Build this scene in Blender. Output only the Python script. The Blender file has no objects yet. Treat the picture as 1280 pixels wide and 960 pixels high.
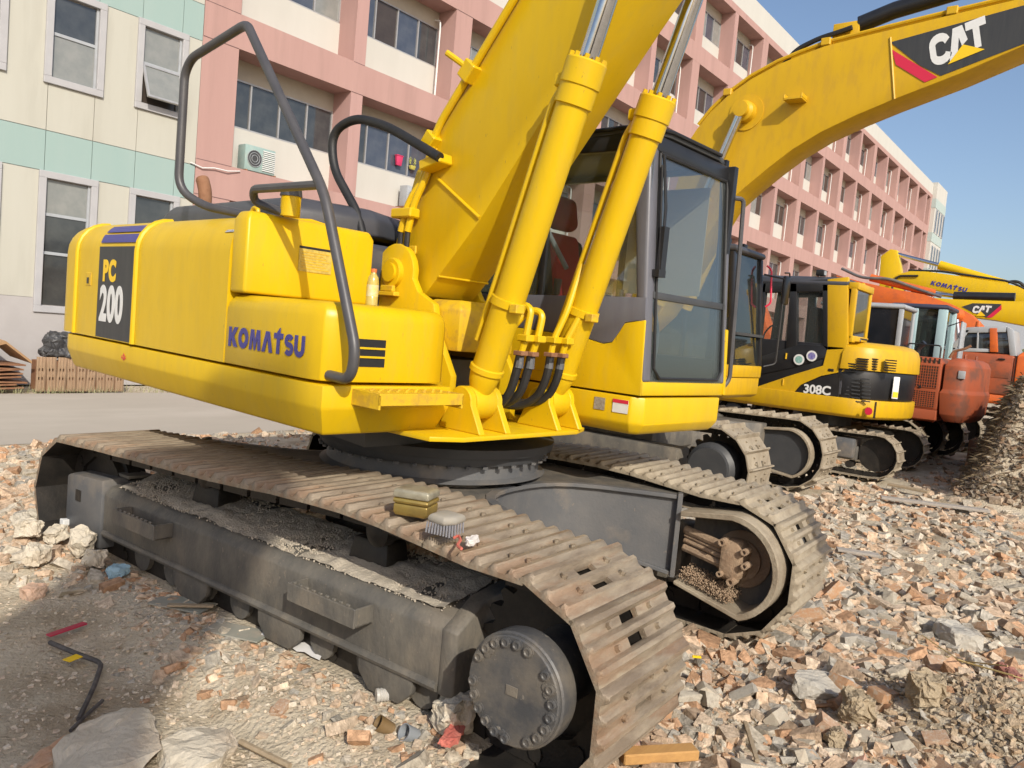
import bpy, bmesh, math, random
import numpy as np
from mathutils import Matrix, Vector, noise
random.seed(7); RNG = np.random.default_rng(11)
R = math.radians; PI = math.pi
sc = bpy.context.scene
COL = sc.collection

# ------------------------------------------------------------------ camera, sky, sun, exposure
CAM_H = 1.702; FPX = 967.75; PITCH = R(4.0814); ROLL = R(5.2186); YAWB = R(38.331)
_f = Vector((0, math.cos(PITCH), -math.sin(PITCH))); _r = Vector((1, 0, 0)); _u = _r.cross(_f)
_r2 = math.cos(ROLL)*_r + math.sin(ROLL)*_u; _u2 = -math.sin(ROLL)*_r + math.cos(ROLL)*_u
def _w(v): return Vector((math.sin(YAWB)*v.x + math.cos(YAWB)*v.y, -math.cos(YAWB)*v.x + math.sin(YAWB)*v.y, v.z))
CF, CR, CU = _w(_f), _w(_r2), _w(_u2); CO = Vector((0, 0, CAM_H))
cam = bpy.data.cameras.new('camera'); co = bpy.data.objects.new('camera', cam); COL.objects.link(co)
cam.sensor_width = 36; cam.lens = FPX/1280*36; cam.clip_end = 3000; cam.clip_start = .02
m = Matrix((CR, CU, -CF)).transposed().to_4x4(); m.translation = CO; co.matrix_world = m
sc.camera = co
SUN_DIR = Vector((-.441, -.724, .545)).normalized()          # towards the sun
SUN_EL = math.asin(SUN_DIR.z)
w = bpy.data.worlds.new('World'); sc.world = w; w.use_nodes = True
nt = w.node_tree; nt.nodes.clear()
sky = nt.nodes.new('ShaderNodeTexSky'); sky.sky_type = 'NISHITA'; sky.sun_disc = False
sky.sun_elevation = SUN_EL; sky.sun_rotation = math.atan2(SUN_DIR.x, SUN_DIR.y)
sky.air_density = 1.0; sky.dust_density = 2.4; sky.ozone_density = 2.6; sky.altitude = 20
bg = nt.nodes.new('ShaderNodeBackground'); bg.inputs[1].default_value = .15
wo = nt.nodes.new('ShaderNodeOutputWorld')
hz = nt.nodes.new('ShaderNodeMix'); hz.data_type = 'RGBA'; hz.blend_type = 'MULTIPLY'; hz.inputs[0].default_value = 1; hz.inputs[7].default_value = (1.05, 1.0, .97, 1)   # faint lilac haze over the whole sky
nt.links.new(sky.outputs[0], hz.inputs[6]); nt.links.new(hz.outputs[2], bg.inputs[0]); nt.links.new(bg.outputs[0], wo.inputs[0])
sl = bpy.data.lights.new('sun', 'SUN'); sl.energy = 3.7; sl.angle = R(.55); sl.color = (1, .94, .83)
so = bpy.data.objects.new('sun', sl); COL.objects.link(so)
so.rotation_euler = (-SUN_DIR).to_track_quat('-Z', 'Y').to_euler()
vs = sc.view_settings; vs.view_transform = 'Standard'; vs.look = 'None'; vs.gamma = 1; vs.exposure = .14
vs.use_curve_mapping = False
sc.render.engine = 'CYCLES'

# ------------------------------------------------------------------ pixel helpers (a pixel gives a direction only)
def ray(px, py): return CF + CR*((px-640)/FPX) - CU*((py-480)/FPX)
def PX(px, py, X): d = ray(px, py); return CO + d*(X/d.x)
def PYp(px, py, Y): d = ray(px, py); return CO + d*(Y/d.y)
def GND(px, py, z=0): d = ray(px, py); return CO + d*((z-CAM_H)/d.z)

# ------------------------------------------------------------------ materials
MATS = {}
def mat(name, col, rough=.6, metal=0, col2=None, nscale=6, namt=.5, bump=0, bscale=40, spec=.5, col3=None, n3=2.5, a3=.3, coat=0, rvar=0, stretch=None, chips=None):
    if name in MATS: return MATS[name]
    M = bpy.data.materials.new(name); M.use_nodes = True; n = M.node_tree.nodes; l = M.node_tree.links
    b = n['Principled BSDF']; b.inputs['Roughness'].default_value = rough; b.inputs['Metallic'].default_value = metal
    b.inputs['Specular IOR Level'].default_value = spec; b.inputs['Base Color'].default_value = (*col, 1)
    if coat: b.inputs['Coat Weight'].default_value = coat; b.inputs['Coat Roughness'].default_value = .15
    tc = n.new('ShaderNodeTexCoord'); vec = tc.outputs['Object']
    if stretch:
        mp = n.new('ShaderNodeMapping'); mp.inputs['Scale'].default_value = stretch; l.new(vec, mp.inputs[0]); vec = mp.outputs[0]
    src = None
    def layer(prev, c, sc_, amt, lo, hi, det=6):
        t = n.new('ShaderNodeTexNoise'); t.inputs['Scale'].default_value = sc_; t.inputs['Detail'].default_value = det; t.inputs['Roughness'].default_value = .62
        l.new(vec, t.inputs['Vector'])
        mr = n.new('ShaderNodeMapRange'); mr.inputs[1].default_value = lo; mr.inputs[2].default_value = hi; mr.inputs[4].default_value = amt
        l.new(t.outputs[0], mr.inputs[0])
        mx = n.new('ShaderNodeMix'); mx.data_type = 'RGBA'
        l.new(mr.outputs[0], mx.inputs[0])
        if prev is None: mx.inputs[6].default_value = (*col, 1)
        else: l.new(prev, mx.inputs[6])
        mx.inputs[7].default_value = (*c, 1)
        return mx.outputs[2], t.outputs[0]
    nf = None
    if col2: src, nf = layer(src, col2, nscale, namt, .38, .68)
    if col3: src, _ = layer(src, col3, n3, a3, .5, .62)
    if chips: src, _ = layer(src, chips[0], chips[1], chips[2], chips[3], chips[3]+.03, 3)
    if src: l.new(src, b.inputs['Base Color'])
    if rvar and nf:
        mr = n.new('ShaderNodeMapRange'); mr.inputs[3].default_value = max(.05, rough-rvar); mr.inputs[4].default_value = min(1, rough+rvar)
        l.new(nf, mr.inputs[0]); l.new(mr.outputs[0], b.inputs['Roughness'])
    if bump:
        t = n.new('ShaderNodeTexNoise'); t.inputs['Scale'].default_value = bscale; t.inputs['Detail'].default_value = 5
        l.new(vec, t.inputs['Vector'])
        bp = n.new('ShaderNodeBump'); bp.inputs['Strength'].default_value = bump; bp.inputs['Distance'].default_value = .02
        l.new(t.outputs[0], bp.inputs['Height']); l.new(bp.outputs[0], b.inputs['Normal'])
    MATS[name] = M; return M
def glass_mat(name, tint, refl=1.0, transp=.9):
    M = bpy.data.materials.new(name); M.use_nodes = True; n = M.node_tree.nodes; l = M.node_tree.links
    n.remove(n['Principled BSDF']); out = [x for x in n if x.type == 'OUTPUT_MATERIAL'][0]
    tr = n.new('ShaderNodeBsdfTransparent'); tr.inputs[0].default_value = (*[c*transp for c in tint], 1)
    gl = n.new('ShaderNodeBsdfGlossy'); gl.inputs['Roughness'].default_value = .03; gl.inputs[0].default_value = (.9, .95, 1, 1)
    df = n.new('ShaderNodeBsdfDiffuse'); df.inputs[0].default_value = (.35, .38, .36, 1)
    lw = n.new('ShaderNodeLayerWeight'); lw.inputs[0].default_value = .5
    pw = n.new('ShaderNodeMath'); pw.operation = 'POWER'; pw.inputs[1].default_value = 4; l.new(lw.outputs['Facing'], pw.inputs[0])
    mu = n.new('ShaderNodeMath'); mu.operation = 'MULTIPLY_ADD'; mu.inputs[1].default_value = .7*refl; mu.inputs[2].default_value = .05*refl
    l.new(pw.outputs[0], mu.inputs[0])
    a = n.new('ShaderNodeMixShader'); a.inputs[0].default_value = .05      # film of dust on the pane
    l.new(tr.outputs[0], a.inputs[1]); l.new(df.outputs[0], a.inputs[2])
    b = n.new('ShaderNodeMixShader'); l.new(mu.outputs[0], b.inputs[0]); l.new(a.outputs[0], b.inputs[1]); l.new(gl.outputs[0], b.inputs[2])
    l.new(b.outputs[0], out.inputs[0]); MATS[name] = M; return M
YEL = mat('yellow_paint', (.665, .435, .006), .36, 0, (.61, .39, .008), 3, .7, .025, 30, .32, (.52, .36, .05), 7, .20, rvar=.10, stretch=(2.2, 2.2, .55), chips=((.20, .13, .06), 34, .55, .705))
YELW = mat('yellow_paint_worn', (.66, .43, .012), .45, 0, (.62, .37, .03), 7, .7, .06, 60, .4, (.30, .17, .06), 14, .35, rvar=.1)
CATY = mat('ochre_yellow_paint', (.60, .36, .010), .4, 0, (.54, .315, .014), 3, .7, .02, 30, .35, (.42, .25, .04), 6, .22, rvar=.1, stretch=(2, 2, .6), chips=((.16, .11, .06), 30, .5, .70))
ORG = mat('orange_paint', (.62, .13, .02), .5, 0, (.50, .10, .025), 4, .6, .03, 30, .4, (.30, .08, .04), 7, .3)
REDB = mat('faded_red_orange_paint', (.33, .075, .028), .6, 0, (.26, .075, .035), 4, .7, .03, 30, .35, (.13, .06, .04), 2.2, .8)
GRYP = mat('grey_cab_paint', (.115, .115, .135), .38, 0, (.15, .15, .165), 4, .6, .02, 40, .5, stretch=(3, 3, .6))
LGRY = mat('light_grey_paint', (.36, .38, .40), .5, 0, (.28, .29, .30), 5, .6)
DGRY = mat('dark_grey_paint', (.045, .047, .05), .5, 0, (.07, .07, .07), 5, .6, .04, 60)
HOODG = mat('dark_grey_hood', (.05, .052, .062), .42, 0, (.075, .075, .085), 4, .6, .03, 50)
BLK = mat('black_rubber', (.014, .014, .015), .55, 0, (.03, .028, .026), 12, .5, .08, 120)
BLKP = mat('black_paint', (.016, .016, .018), .35, 0, (.03, .03, .03), 6, .4)
PIPE = mat('handrail_grey', (.06, .058, .062), .42, 0, (.09, .085, .085), 8, .6, .02, 60)
CHROME = mat('chrome_rod', (.62, .62, .64), .12, 1, (.45, .43, .42), 30, .4)
STEEL = mat('undercarriage_steel', (.105, .099, .089), .6, .1, (.175, .158, .13), 6, .9, .2, 50, .4, (.25, .21, .16), 2.4, .5, stretch=(1.5, 1.5, .8), chips=((.26, .21, .16), 22, .5, .67))
STEELG = mat('blue_grey_steel', (.10, .104, .11), .5, .1, (.145, .14, .135), 4, .8, .08, 60, .4, (.24, .20, .155), 2.4, .5, chips=((.25, .20, .15), 20, .4, .67))
HUBM = mat('hub_grey_paint', (.058, .06, .064), .5, 0, (.105, .10, .095), 9, .8, .12, 60, .5, (.20, .17, .13), 3, .5, chips=((.25, .22, .18), 30, .6, .67))
SHOE = mat('rusty_track_steel', (.20, .155, .11), .55, .15, (.40, .335, .245), 6, .95, .25, 60, .4, (.22, .12, .065), 3.5, .6, stretch=(2, .5, 2))
SHOE2 = mat('dusty_track_steel', (.33, .28, .205), .75, .05, (.21, .165, .115), 7, .9, .25, 60, .3, (.40, .345, .26), 3, .6)
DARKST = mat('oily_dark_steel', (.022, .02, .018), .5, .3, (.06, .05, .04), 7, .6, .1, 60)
RUST = mat('rust', (.22, .10, .05), .85, .1, (.32, .17, .09), 8, .8, .2, 60)
MUDDY = mat('dried_mud', (.33, .24, .16), .95, 0, (.24, .15, .09), 8, .7, .4, 50)
DUST = mat('pale_gravel_dust', (.48, .42, .335), .95, 0, (.36, .31, .245), 20, .7, .5, 80)
PINK = mat('pink_render', (.425, .265, .235), .9, 0, (.375, .23, .205), 1.6, .8, .05, 30, .2, (.34, .215, .19), 2.6, .45, stretch=(1, 1, .12))
PINKR = mat('pink_render_reveal', (.425, .265, .24), .9, 0, (.375, .23, .21), 1.5, .7, .05, 30, .2, (.34, .215, .19), 2.6, .4, stretch=(1, 1, .12))
CREAM = mat('cream_panel', (.455, .445, .385), .8, 0, (.415, .40, .34), 1.4, .7, .02, 30, .3, (.38, .365, .31), 3, .35, stretch=(1, 1, .14))
WHITE = mat('white_render', (.52, .505, .46), .85, 0, (.47, .455, .41), 1.2, .6, .02, 30, .3, stretch=(1, 1, .3))
MINT = mat('mint_panel', (.28, .38, .355), .8, 0, (.31, .395, .37), 1.5, .7, .02, 30, .3, stretch=(1, 1, .25))
GREYB = mat('grey_plinth_render', (.40, .38, .37), .9, 0, (.34, .32, .31), 1.2, .7, .04, 30, .3)
FRAMEW = mat('pale_grey_window_frame', (.40, .395, .40), .6, 0, (.35, .345, .35), 3, .7)
ALU = mat('aluminium_frame', (.42, .42, .42), .45, .4, (.32, .31, .30), 8, .5)
BEIGE = mat('beige_shutter', (.40, .36, .29), .8, 0, (.34, .30, .25), 3, .6)
WGL = mat('dark_window_glass', (.035, .04, .045), .06, 0, (.07, .075, .075), 2.2, .8, 0, 1, .9)
WGLB = mat('bluish_window_glass', (.05, .06, .085), .06, 0, (.09, .10, .12), 2.2, .8, 0, 1, .9)
WGLB2 = mat('brown_dark_opening', (.045, .035, .03), .25, 0, (.075, .06, .05), 1.2, .7, 0, 1, .5)
CURT = mat('grey_curtain_glass', (.20, .21, .20), .15, 0, (.28, .28, .26), 5, .6, 0, 1, .7)
GLASS = glass_mat('cab_glass', (.92, .95, .94), 1.5, .94)
GLASSD = glass_mat('dusty_dark_cab_glass', (.55, .60, .58), 1.1, .7)
WHT = mat('white_decal', (.72, .72, .70), .5, 0, (.6, .6, .58), 30, .4)
BLUED = mat('blue_decal', (.045, .04, .22), .4, 0, (.06, .055, .25), 10, .5)
YELD = mat('yellow_decal', (.85, .55, .01), .45)
REDD = mat('red_decal', (.60, .02, .06), .45)
BLKD = mat('charcoal_decal', (.035, .036, .038), .5, 0, (.055, .055, .052), 5, .7, stretch=(4, 4, .4))
BRICK = mat('broken_brick', (.47, .285, .18), .92, 0, (.53, .40, .29), 9, .9, .5, 40, .2, (.56, .48, .38), 3, .8)
CONC = mat('broken_concrete', (.46, .42, .34), .93, 0, (.55, .49, .40), 9, .9, .5, 40, .2, (.33, .28, .22), 3, .6)
PLAS = mat('pale_plaster', (.56, .50, .40), .93, 0, (.47, .41, .315), 8, .8, .5, 40, .2, (.50, .39, .29), 3, .4)
CLOD = mat('dry_earth_clod', (.37, .30, .205), .97, 0, (.29, .23, .155), 16, .8, .8, 50, .1)
SLATE = mat('pale_grey_concrete', (.40, .375, .325), .92, 0, (.48, .44, .37), 7, .8, .5, 40, .2, (.30, .26, .21), 3, .5)
WOODM = mat('weathered_wood', (.30, .23, .15), .85, 0, (.40, .32, .22), 6, .8, .2, 60, .2, stretch=(.6, 8, 8))
ROADM = mat('dusty_concrete_road', (.44, .395, .335), .95, 0, (.38, .34, .285), 1.2, .6, .08, 20, .2, (.49, .445, .385), .8, .5, stretch=(.35, 1.0, 1))

# ------------------------------------------------------------------ mesh builder
def rotz(a): return Matrix.Rotation(a, 4, 'Z')
def fillet(pts, r, n=5):
    pts = [Vector(p) for p in pts]; out = [pts[0]]
    for i in range(1, len(pts)-1):
        a, b, c = pts[i-1], pts[i], pts[i+1]; u = a-b; v = c-b
        k = min(r, u.length*.49, v.length*.49); p = b+u.normalized()*k; q = b+v.normalized()*k
        for j in range(n+1):
            t = j/n; out.append(p*(1-t)**2 + b*2*t*(1-t) + q*t*t)
    out.append(pts[-1]); return out
def arc(cx, cz, r, a0, a1, n): return [(cx+r*math.cos(R(a0+(a1-a0)*i/n)), cz+r*math.sin(R(a0+(a1-a0)*i/n))) for i in range(n+1)]
class MB:
    def __init__(s): s.v = []; s.f = []
    def add(s, v, f):
        o = len(s.v); s.v += [Vector(p) for p in v]; s.f += [[i+o for i in q] for q in f]; return s
    def box(s, a, b, rot=None, c=None):
        x0, y0, z0 = a; x1, y1, z1 = b
        v = [Vector(p) for p in ((x0,y0,z0),(x1,y0,z0),(x1,y1,z0),(x0,y1,z0),(x0,y0,z1),(x1,y0,z1),(x1,y1,z1),(x0,y1,z1))]
        if rot is not None:
            c = Vector(c) if c is not None else sum(v, Vector())/8
            v = [c + rot @ (p-c) for p in v]
        return s.add(v, [(0,3,2,1),(4,5,6,7),(0,1,5,4),(1,2,6,5),(2,3,7,6),(3,0,4,7)])
    def loft(s, secs, cap=True, closed=True):
        n = len(secs[0]); v = [p for q in secs for p in q]; f = []
        for i in range(len(secs)-1):
            for j in range(n if closed else n-1):
                k = (j+1) % n; f.append((i*n+j, i*n+k, (i+1)*n+k, (i+1)*n+j))
        if cap: f.append(tuple(range(n))[::-1]); f.append(tuple((len(secs)-1)*n+j for j in range(n)))
        return s.add(v, f)
    def prism(s, poly, axis, a, b):
        def P(p, t): return {'x': (t, p[0], p[1]), 'y': (p[0], t, p[1]), 'z': (p[0], p[1], t)}[axis]
        return s.loft([[P(p, a) for p in poly], [P(p, b) for p in poly]])
    def slab(s, poly, layers):
        """plan polygon (x,y), CCW, layers of (z, inset)"""
        n = len(poly); P = [Vector(p) for p in poly]; off = []
        for i in range(n):
            a, b, c = P[i-1], P[i], P[(i+1) % n]
            d1 = (b-a).normalized(); d2 = (c-b).normalized(); n1 = Vector((-d1.y, d1.x)); n2 = Vector((-d2.y, d2.x))
            m_ = n1+n2; k = max(.3, 1+n1.dot(n2)); off.append(m_/k)
        return s.loft([[(P[i].x+off[i].x*t, P[i].y+off[i].y*t, z) for i in range(n)] for z, t in layers])
    def tube(s, pts, r, n=10, cap=True):
        pts = [Vector(p) for p in pts]; rs = r if isinstance(r, (list, tuple)) else [r]*len(pts)
        t = (pts[1]-pts[0]).normalized(); up = Vector((0, 0, 1)) if abs(t.z) < .9 else Vector((1, 0, 0))
        x = t.cross(up).normalized(); secs = []
        for i, p in enumerate(pts):
            d = (pts[min(i+1, len(pts)-1)]-pts[max(i-1, 0)]).normalized()
            x = (x - d*x.dot(d)).normalized(); y = d.cross(x)
            secs.append([p + (x*math.cos(2*PI*j/n)+y*math.sin(2*PI*j/n))*rs[i] for j in range(n)])
        return s.loft(secs, cap)
    def cyl(s, a, b, r0, r1=None, n=20): return s.tube([a, b], [r0, r0 if r1 is None else r1], n)
    def lathe(s, a, d, prof, n=24):
        """profile of (distance along d from a, radius)"""
        a = Vector(a); d = Vector(d).normalized(); up = Vector((0, 0, 1)) if abs(d.z) < .9 else Vector((1, 0, 0))
        x = d.cross(up).normalized(); y = d.cross(x)
        return s.loft([[a+d*t+(x*math.cos(-2*PI*j/n)+y*math.sin(-2*PI*j/n))*max(r, 1e-4) for j in range(n)] for t, r in prof])
    def build(s, name, material, parent=None, bevel=0, seg=2, ang=32, xf=None, smooth=True, bang=25):
        me = bpy.data.meshes.new(name); bm = bmesh.new()
        vs_ = [bm.verts.new(xf @ p if xf is not None else p) for p in s.v]
        for f in s.f:
            try: bm.faces.new([vs_[i] for i in f])
            except ValueError: pass
        bmesh.ops.recalc_face_normals(bm, faces=bm.faces)
        if bevel:
            es = [e for e in bm.edges if len(e.link_faces) == 2 and e.calc_face_angle(0) > R(bang)]
            bmesh.ops.bevel(bm, geom=es, offset=bevel, segments=seg, affect='EDGES', profile=.5, clamp_overlap=True)
        if smooth:
            for f in bm.faces: f.smooth = True
            for e in bm.edges:
                if len(e.link_faces) == 2 and e.calc_face_angle(0) > R(ang): e.smooth = False
        bm.to_mesh(me); bm.free(); me.materials.append(material)
        o = bpy.data.objects.new(name, me); COL.objects.link(o)
        if parent is not None: o.parent = parent
        return o
def tag(o, label, cat, group=None):
    o['label'] = label; o['category'] = cat
    if group: o['group'] = group
    return o
def thing(name, label, cat, loc=(0, 0, 0), rz=0, group=None):
    o = bpy.data.objects.new(name, None); COL.objects.link(o); o.location = loc; o.rotation_euler = (0, 0, rz); o.empty_display_size = .3
    return tag(o, label, cat, group)
def struct(o): o['kind'] = 'structure'; return o
def inst(name, src, parent, mtx):
    o = bpy.data.objects.new(name, src.data if hasattr(src, 'data') else src); COL.objects.link(o); o.parent = parent; o.matrix_local = mtx; return o

# ------------------------------------------------------------------ lettering
def stroke(pts, w):
    P = [Vector(p) for p in pts]; L = []; Rr = []
    for i, p in enumerate(P):
        d = (P[min(i+1, len(P)-1)]-P[max(i-1, 0)]).normalized(); nn = Vector((-d.y, d.x))*w/2
        L.append(p+nn); Rr.append(p-nn)
    return [tuple(q) for q in L+Rr[::-1]]
def ell(cx, cy, rx, ry, a0=0, a1=360, n=28): return [(cx+rx*math.cos(R(a0+(a1-a0)*i/n)), cy+ry*math.sin(R(a0+(a1-a0)*i/n))) for i in range(n+1)]
_S = ell(.40, .69, .25, .185, 25, 270, 14) + ell(.40, .31, .26, .195, 90, -150, 14)[1:]
_U = [(.13, 1), (.13, .4)] + ell(.42, .40, .29, .27, 180, 360, 12) + [(.71, 1)]
GL = {'K': (.93, [[(0,0),(0,1),(.27,1),(.27,.62),(.55,1),(.9,1),(.53,.53),(.92,0),(.56,0),(.27,.42),(.27,0)]]),
 'O': (1.0, [ell(.48, .5, .48, .52)[:-1], ell(.48, .5, .2, .24)[:-1]]),
 'M': (1.14, [[(0,0),(.12,1),(.42,1),(.55,.45),(.68,1),(.98,1),(1.1,0),(.83,0),(.77,.6),(.62,0),(.48,0),(.33,.6),(.27,0)]]),
 'A': (.98, [[(0,0),(.32,1),(.66,1),(.98,0),(.68,0),(.49,.66),(.3,0)]]),
 'T': (.88, [[(.28,0),(.28,.72),(.02,.72),(.02,.98),(.28,.98),(.28,1.02),(.5,1.24),(.56,1.24),(.56,.98),(.82,.98),(.82,.72),(.56,.72),(.56,0)]]),
 'S': (.80, [stroke(_S, .25)]), 'U': (.86, [stroke(_U, .26)]),
 'c': (.92, [stroke([(.78, .68)] + ell(.46, .66, .32, .20, 20, 180, 8)[1:] + ell(.46, .34, .32, .20, 180, 340, 8) + [(.78, .32)], .26)]),
 'a': (.95, [[(-.02,0),(.28,1),(.68,1),(.82,.5),(.56,.36),(.48,.66),(.36,.22),(.22,.0)]]),
 't': (.85, [[(.29,.1),(.29,.74),(.0,.74),(.0,1),(.86,1),(.86,.74),(.57,.74),(.57,.1)]])}
def glyphs(name, text, h, mtx, material, parent, gap=.08, slant=0, width=1):
    x = 0; polys = []
    for ch in text:
        if ch == ' ': x += .5; continue
        wd, ps = GL[ch]
        for p in ps: polys.append([((x+q[0])*h*width + q[1]*h*slant, q[1]*h) for q in p])
        x += wd+gap
    return flat(name, polys, mtx, material, parent)
def flat(name, polys, mtx, material, parent, ext=.0008):
    cu = bpy.data.curves.new(name, 'CURVE'); cu.dimensions = '2D'; cu.fill_mode = 'BOTH'; cu.extrude = ext
    for p in polys:
        s = cu.splines.new('POLY'); s.points.add(len(p)-1); s.use_cyclic_u = True
        for i, q in enumerate(p): s.points[i].co = (q[0], q[1], 0, 1)
    return _curve_mesh(name, cu, mtx, material, parent)
def _curve_mesh(name, cu, mtx, material, parent):
    o = bpy.data.objects.new(name+'_tmp', cu); COL.objects.link(o)
    dg = bpy.context.evaluated_depsgraph_get(); me = bpy.data.meshes.new_from_object(o.evaluated_get(dg))
    bpy.data.objects.remove(o); bpy.data.curves.remove(cu)
    me.transform(mtx); me.materials.clear(); me.materials.append(material); me.name = name
    ob = bpy.data.objects.new(name, me); COL.objects.link(ob)
    if parent is not None: ob.parent = parent
    return ob
def text(name, s, h, mtx, material, parent, bold=.03, spacing=1.0, sx=1.0):
    cu = bpy.data.curves.new(name, 'FONT'); cu.body = s; cu.size = h/.70; cu.offset = bold*h; cu.extrude = .0008; cu.space_character = spacing
    return _curve_mesh(name, cu, mtx @ Matrix.Diagonal((sx, 1, 1, 1)), material, parent)
def frame_mtx(o, u, v):
    """matrix that maps (x,y,0) onto o + x*u + y*v"""
    u = Vector(u).normalized(); v = Vector(v).normalized(); n = u.cross(v)
    m_ = Matrix((u, v, n)).transposed().to_4x4(); m_.translation = Vector(o); return m_

# ------------------------------------------------------------------ ground
MC = (3.506, 3.343); YT = R(-87.68); YU = R(-93.93)          # main machine: place, heading of tracks and of the upper body
def to_main(x, y):
    dx, dy = x-MC[0], y-MC[1]; c, s = math.cos(YT), math.sin(YT); return dx*c+dy*s, -dx*s+dy*c
def bumpf(d2, r): return math.exp(-d2/(r*r))
MOUND = (14.6, .3)
def sst(t): t = max(0, min(1, t)); return t*t*(3-2*t)
def gh(x, y):
    if y > 8.9: return 0.0
    k = min(1, (8.9-y)/1.2)
    if abs(x) > 40 or y < -30: return -.02
    p = Vector((x, y, 0))
    h = noise.noise(p*.55)*.05 + noise.noise(p*1.7+Vector((3, 9, 1)))*.035 + noise.noise(p*6)*.014
    a, b = to_main(x, y)
    fl = 1.0
    if abs(a) < 2.3 and .6 < abs(b) < 1.6: fl = .25
    h = h*fl*k - .01
    if -2.05 < a < 1.75 and -1.75 < b < -.7: h = max(h, 0)*.6 + .058*min(1, (1.75-a)/.35, (b+1.75)/.2)
    h += .24*bumpf((x-4.2)**2+(y-.22)**2, .55)              # spoil heap at the lower right
    h += .10*bumpf((a+2.15)**2*.5+(b+1.75)**2, .4)            # rubble against the idler
    h += 1.45*sst((1.85+.18*noise.noise(p*1.1)-y)/.75)*sst((y+2.6)/1.6)*sst((x-11.0)/1.5)*sst((19.5-x)/2.5)*(1+.22*noise.noise(p*1.3)+.12*noise.noise(p*3.5))
    return h
def axis(lo, hi, st, far): 
    c = [lo - (1.35**i-1)*2 for i in range(18, 0, -1)]; d = [hi + (1.35**i-1)*2 for i in range(1, 19)]
    return [v for v in c if v > -far] + list(np.arange(lo, hi, st)) + [v for v in d if v < far]
gx = axis(.2, 17.5, .07, 900); gy = axis(-1.6, 9.2, .07, 900)
gv = [(x, y, gh(x, y) - (.03 if y > 9.6 else 0)) for y in gy for x in gx]
nx = len(gx); gf = [(j*nx+i, j*nx+i+1, (j+1)*nx+i+1, (j+1)*nx+i) for j in range(len(gy)-1) for i in range(nx-1)]
GROUND = mat('dusty_earth', (.46, .39, .285), .97, 0, (.57, .50, .385), 3.2, .9, 1.0, 45, .15, (.30, .235, .155), 1.0, .8)
me = bpy.data.meshes.new('ground'); me.from_pydata(gv, [], gf); me.materials.append(GROUND)
for p in me.polygons: p.use_smooth = True
g = bpy.data.objects.new('ground', me); COL.objects.link(g); struct(g)
rv = []; rf = []; xs = list(np.arange(-40, 90, 1.0))
for i, x in enumerate(xs):
    rv += [(x, 9.05+.16*noise.noise(Vector((x*.9, 1, 0)))+.08*noise.noise(Vector((x*3, 1, 0))), .004), (x, 13.35+.1*noise.noise(Vector((x*1.1, 7, 0))), .006)]
    if i: rf.append((2*i-2, 2*i, 2*i+1, 2*i-1))
me = bpy.data.meshes.new('road'); me.from_pydata(rv, [], rf); me.materials.append(ROADM)
o = bpy.data.objects.new('road', me); COL.objects.link(o); struct(o)

# ------------------------------------------------------------------ pink building
FY = 14.6; BY = 15.2
pb = thing('pink_building', 'long pink four-storey building with recessed window bays and white parapet', 'building', (7.95, FY, 0))
def L(v): return Vector(v)-Vector((7.95, FY, 0))
def bbox(name, m_, a, b, parent, bevel=0): return MB().box(L(a), L(b)).build(name, m_, parent, bevel, 1)
PITCHX = 6.57; piers = []
piers.append((7.95, 8.72))
for k in range(10):
    a = 11.58+PITCHX*k; piers.append((a, a+.34))
    b = 14.77+PITCHX*k; piers.append((b, b+.62))
piers = [p for p in piers if p[1] < 72.5] + [(72.35, 72.9)]
SOF = [.77, 3.77, 6.77, 9.78, 12.75, 15.77]; BT = .67
for s_ in SOF[:-1]: bbox('floor_band', PINK, (7.955, FY, s_), (72.89, BY+.3, s_+BT), pb)
bbox('floor_band', PINK, (7.955, FY, SOF[-1]), (72.89, BY+.3, 16.05), pb)
bbox('parapet', WHITE, (7.96, FY+.02, 16.05), (72.88, FY+.5, 16.98), pb)
bbox('plinth', GREYB, (7.96, FY+.006, 0), (72.88, BY+.3, .77), pb)
bbox('rear_wall', GREYB, (7.96, BY+.32, 0), (72.88, BY+6, 16.9), pb)
for a, b in piers:
    for i in range(5):
        bbox('pier', PINK if b-a > .5 else PINKR, (a, FY+.004, SOF[i]+BT), (b, BY+.31, SOF[i+1]), pb)
bays = [(piers[i][1], piers[i+1][0]) for i in range(len(piers)-1)]
cache = {}
def shared(key, fn):
    if key not in cache: cache[key] = fn()
    return cache[key]
def mesh_of(mb, m_, bevel=0, **kw):
    o = mb.build('tmp', m_, None, bevel, **kw); d = o.data; bpy.data.objects.remove(o); return d
rnd = random.Random(5)
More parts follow.
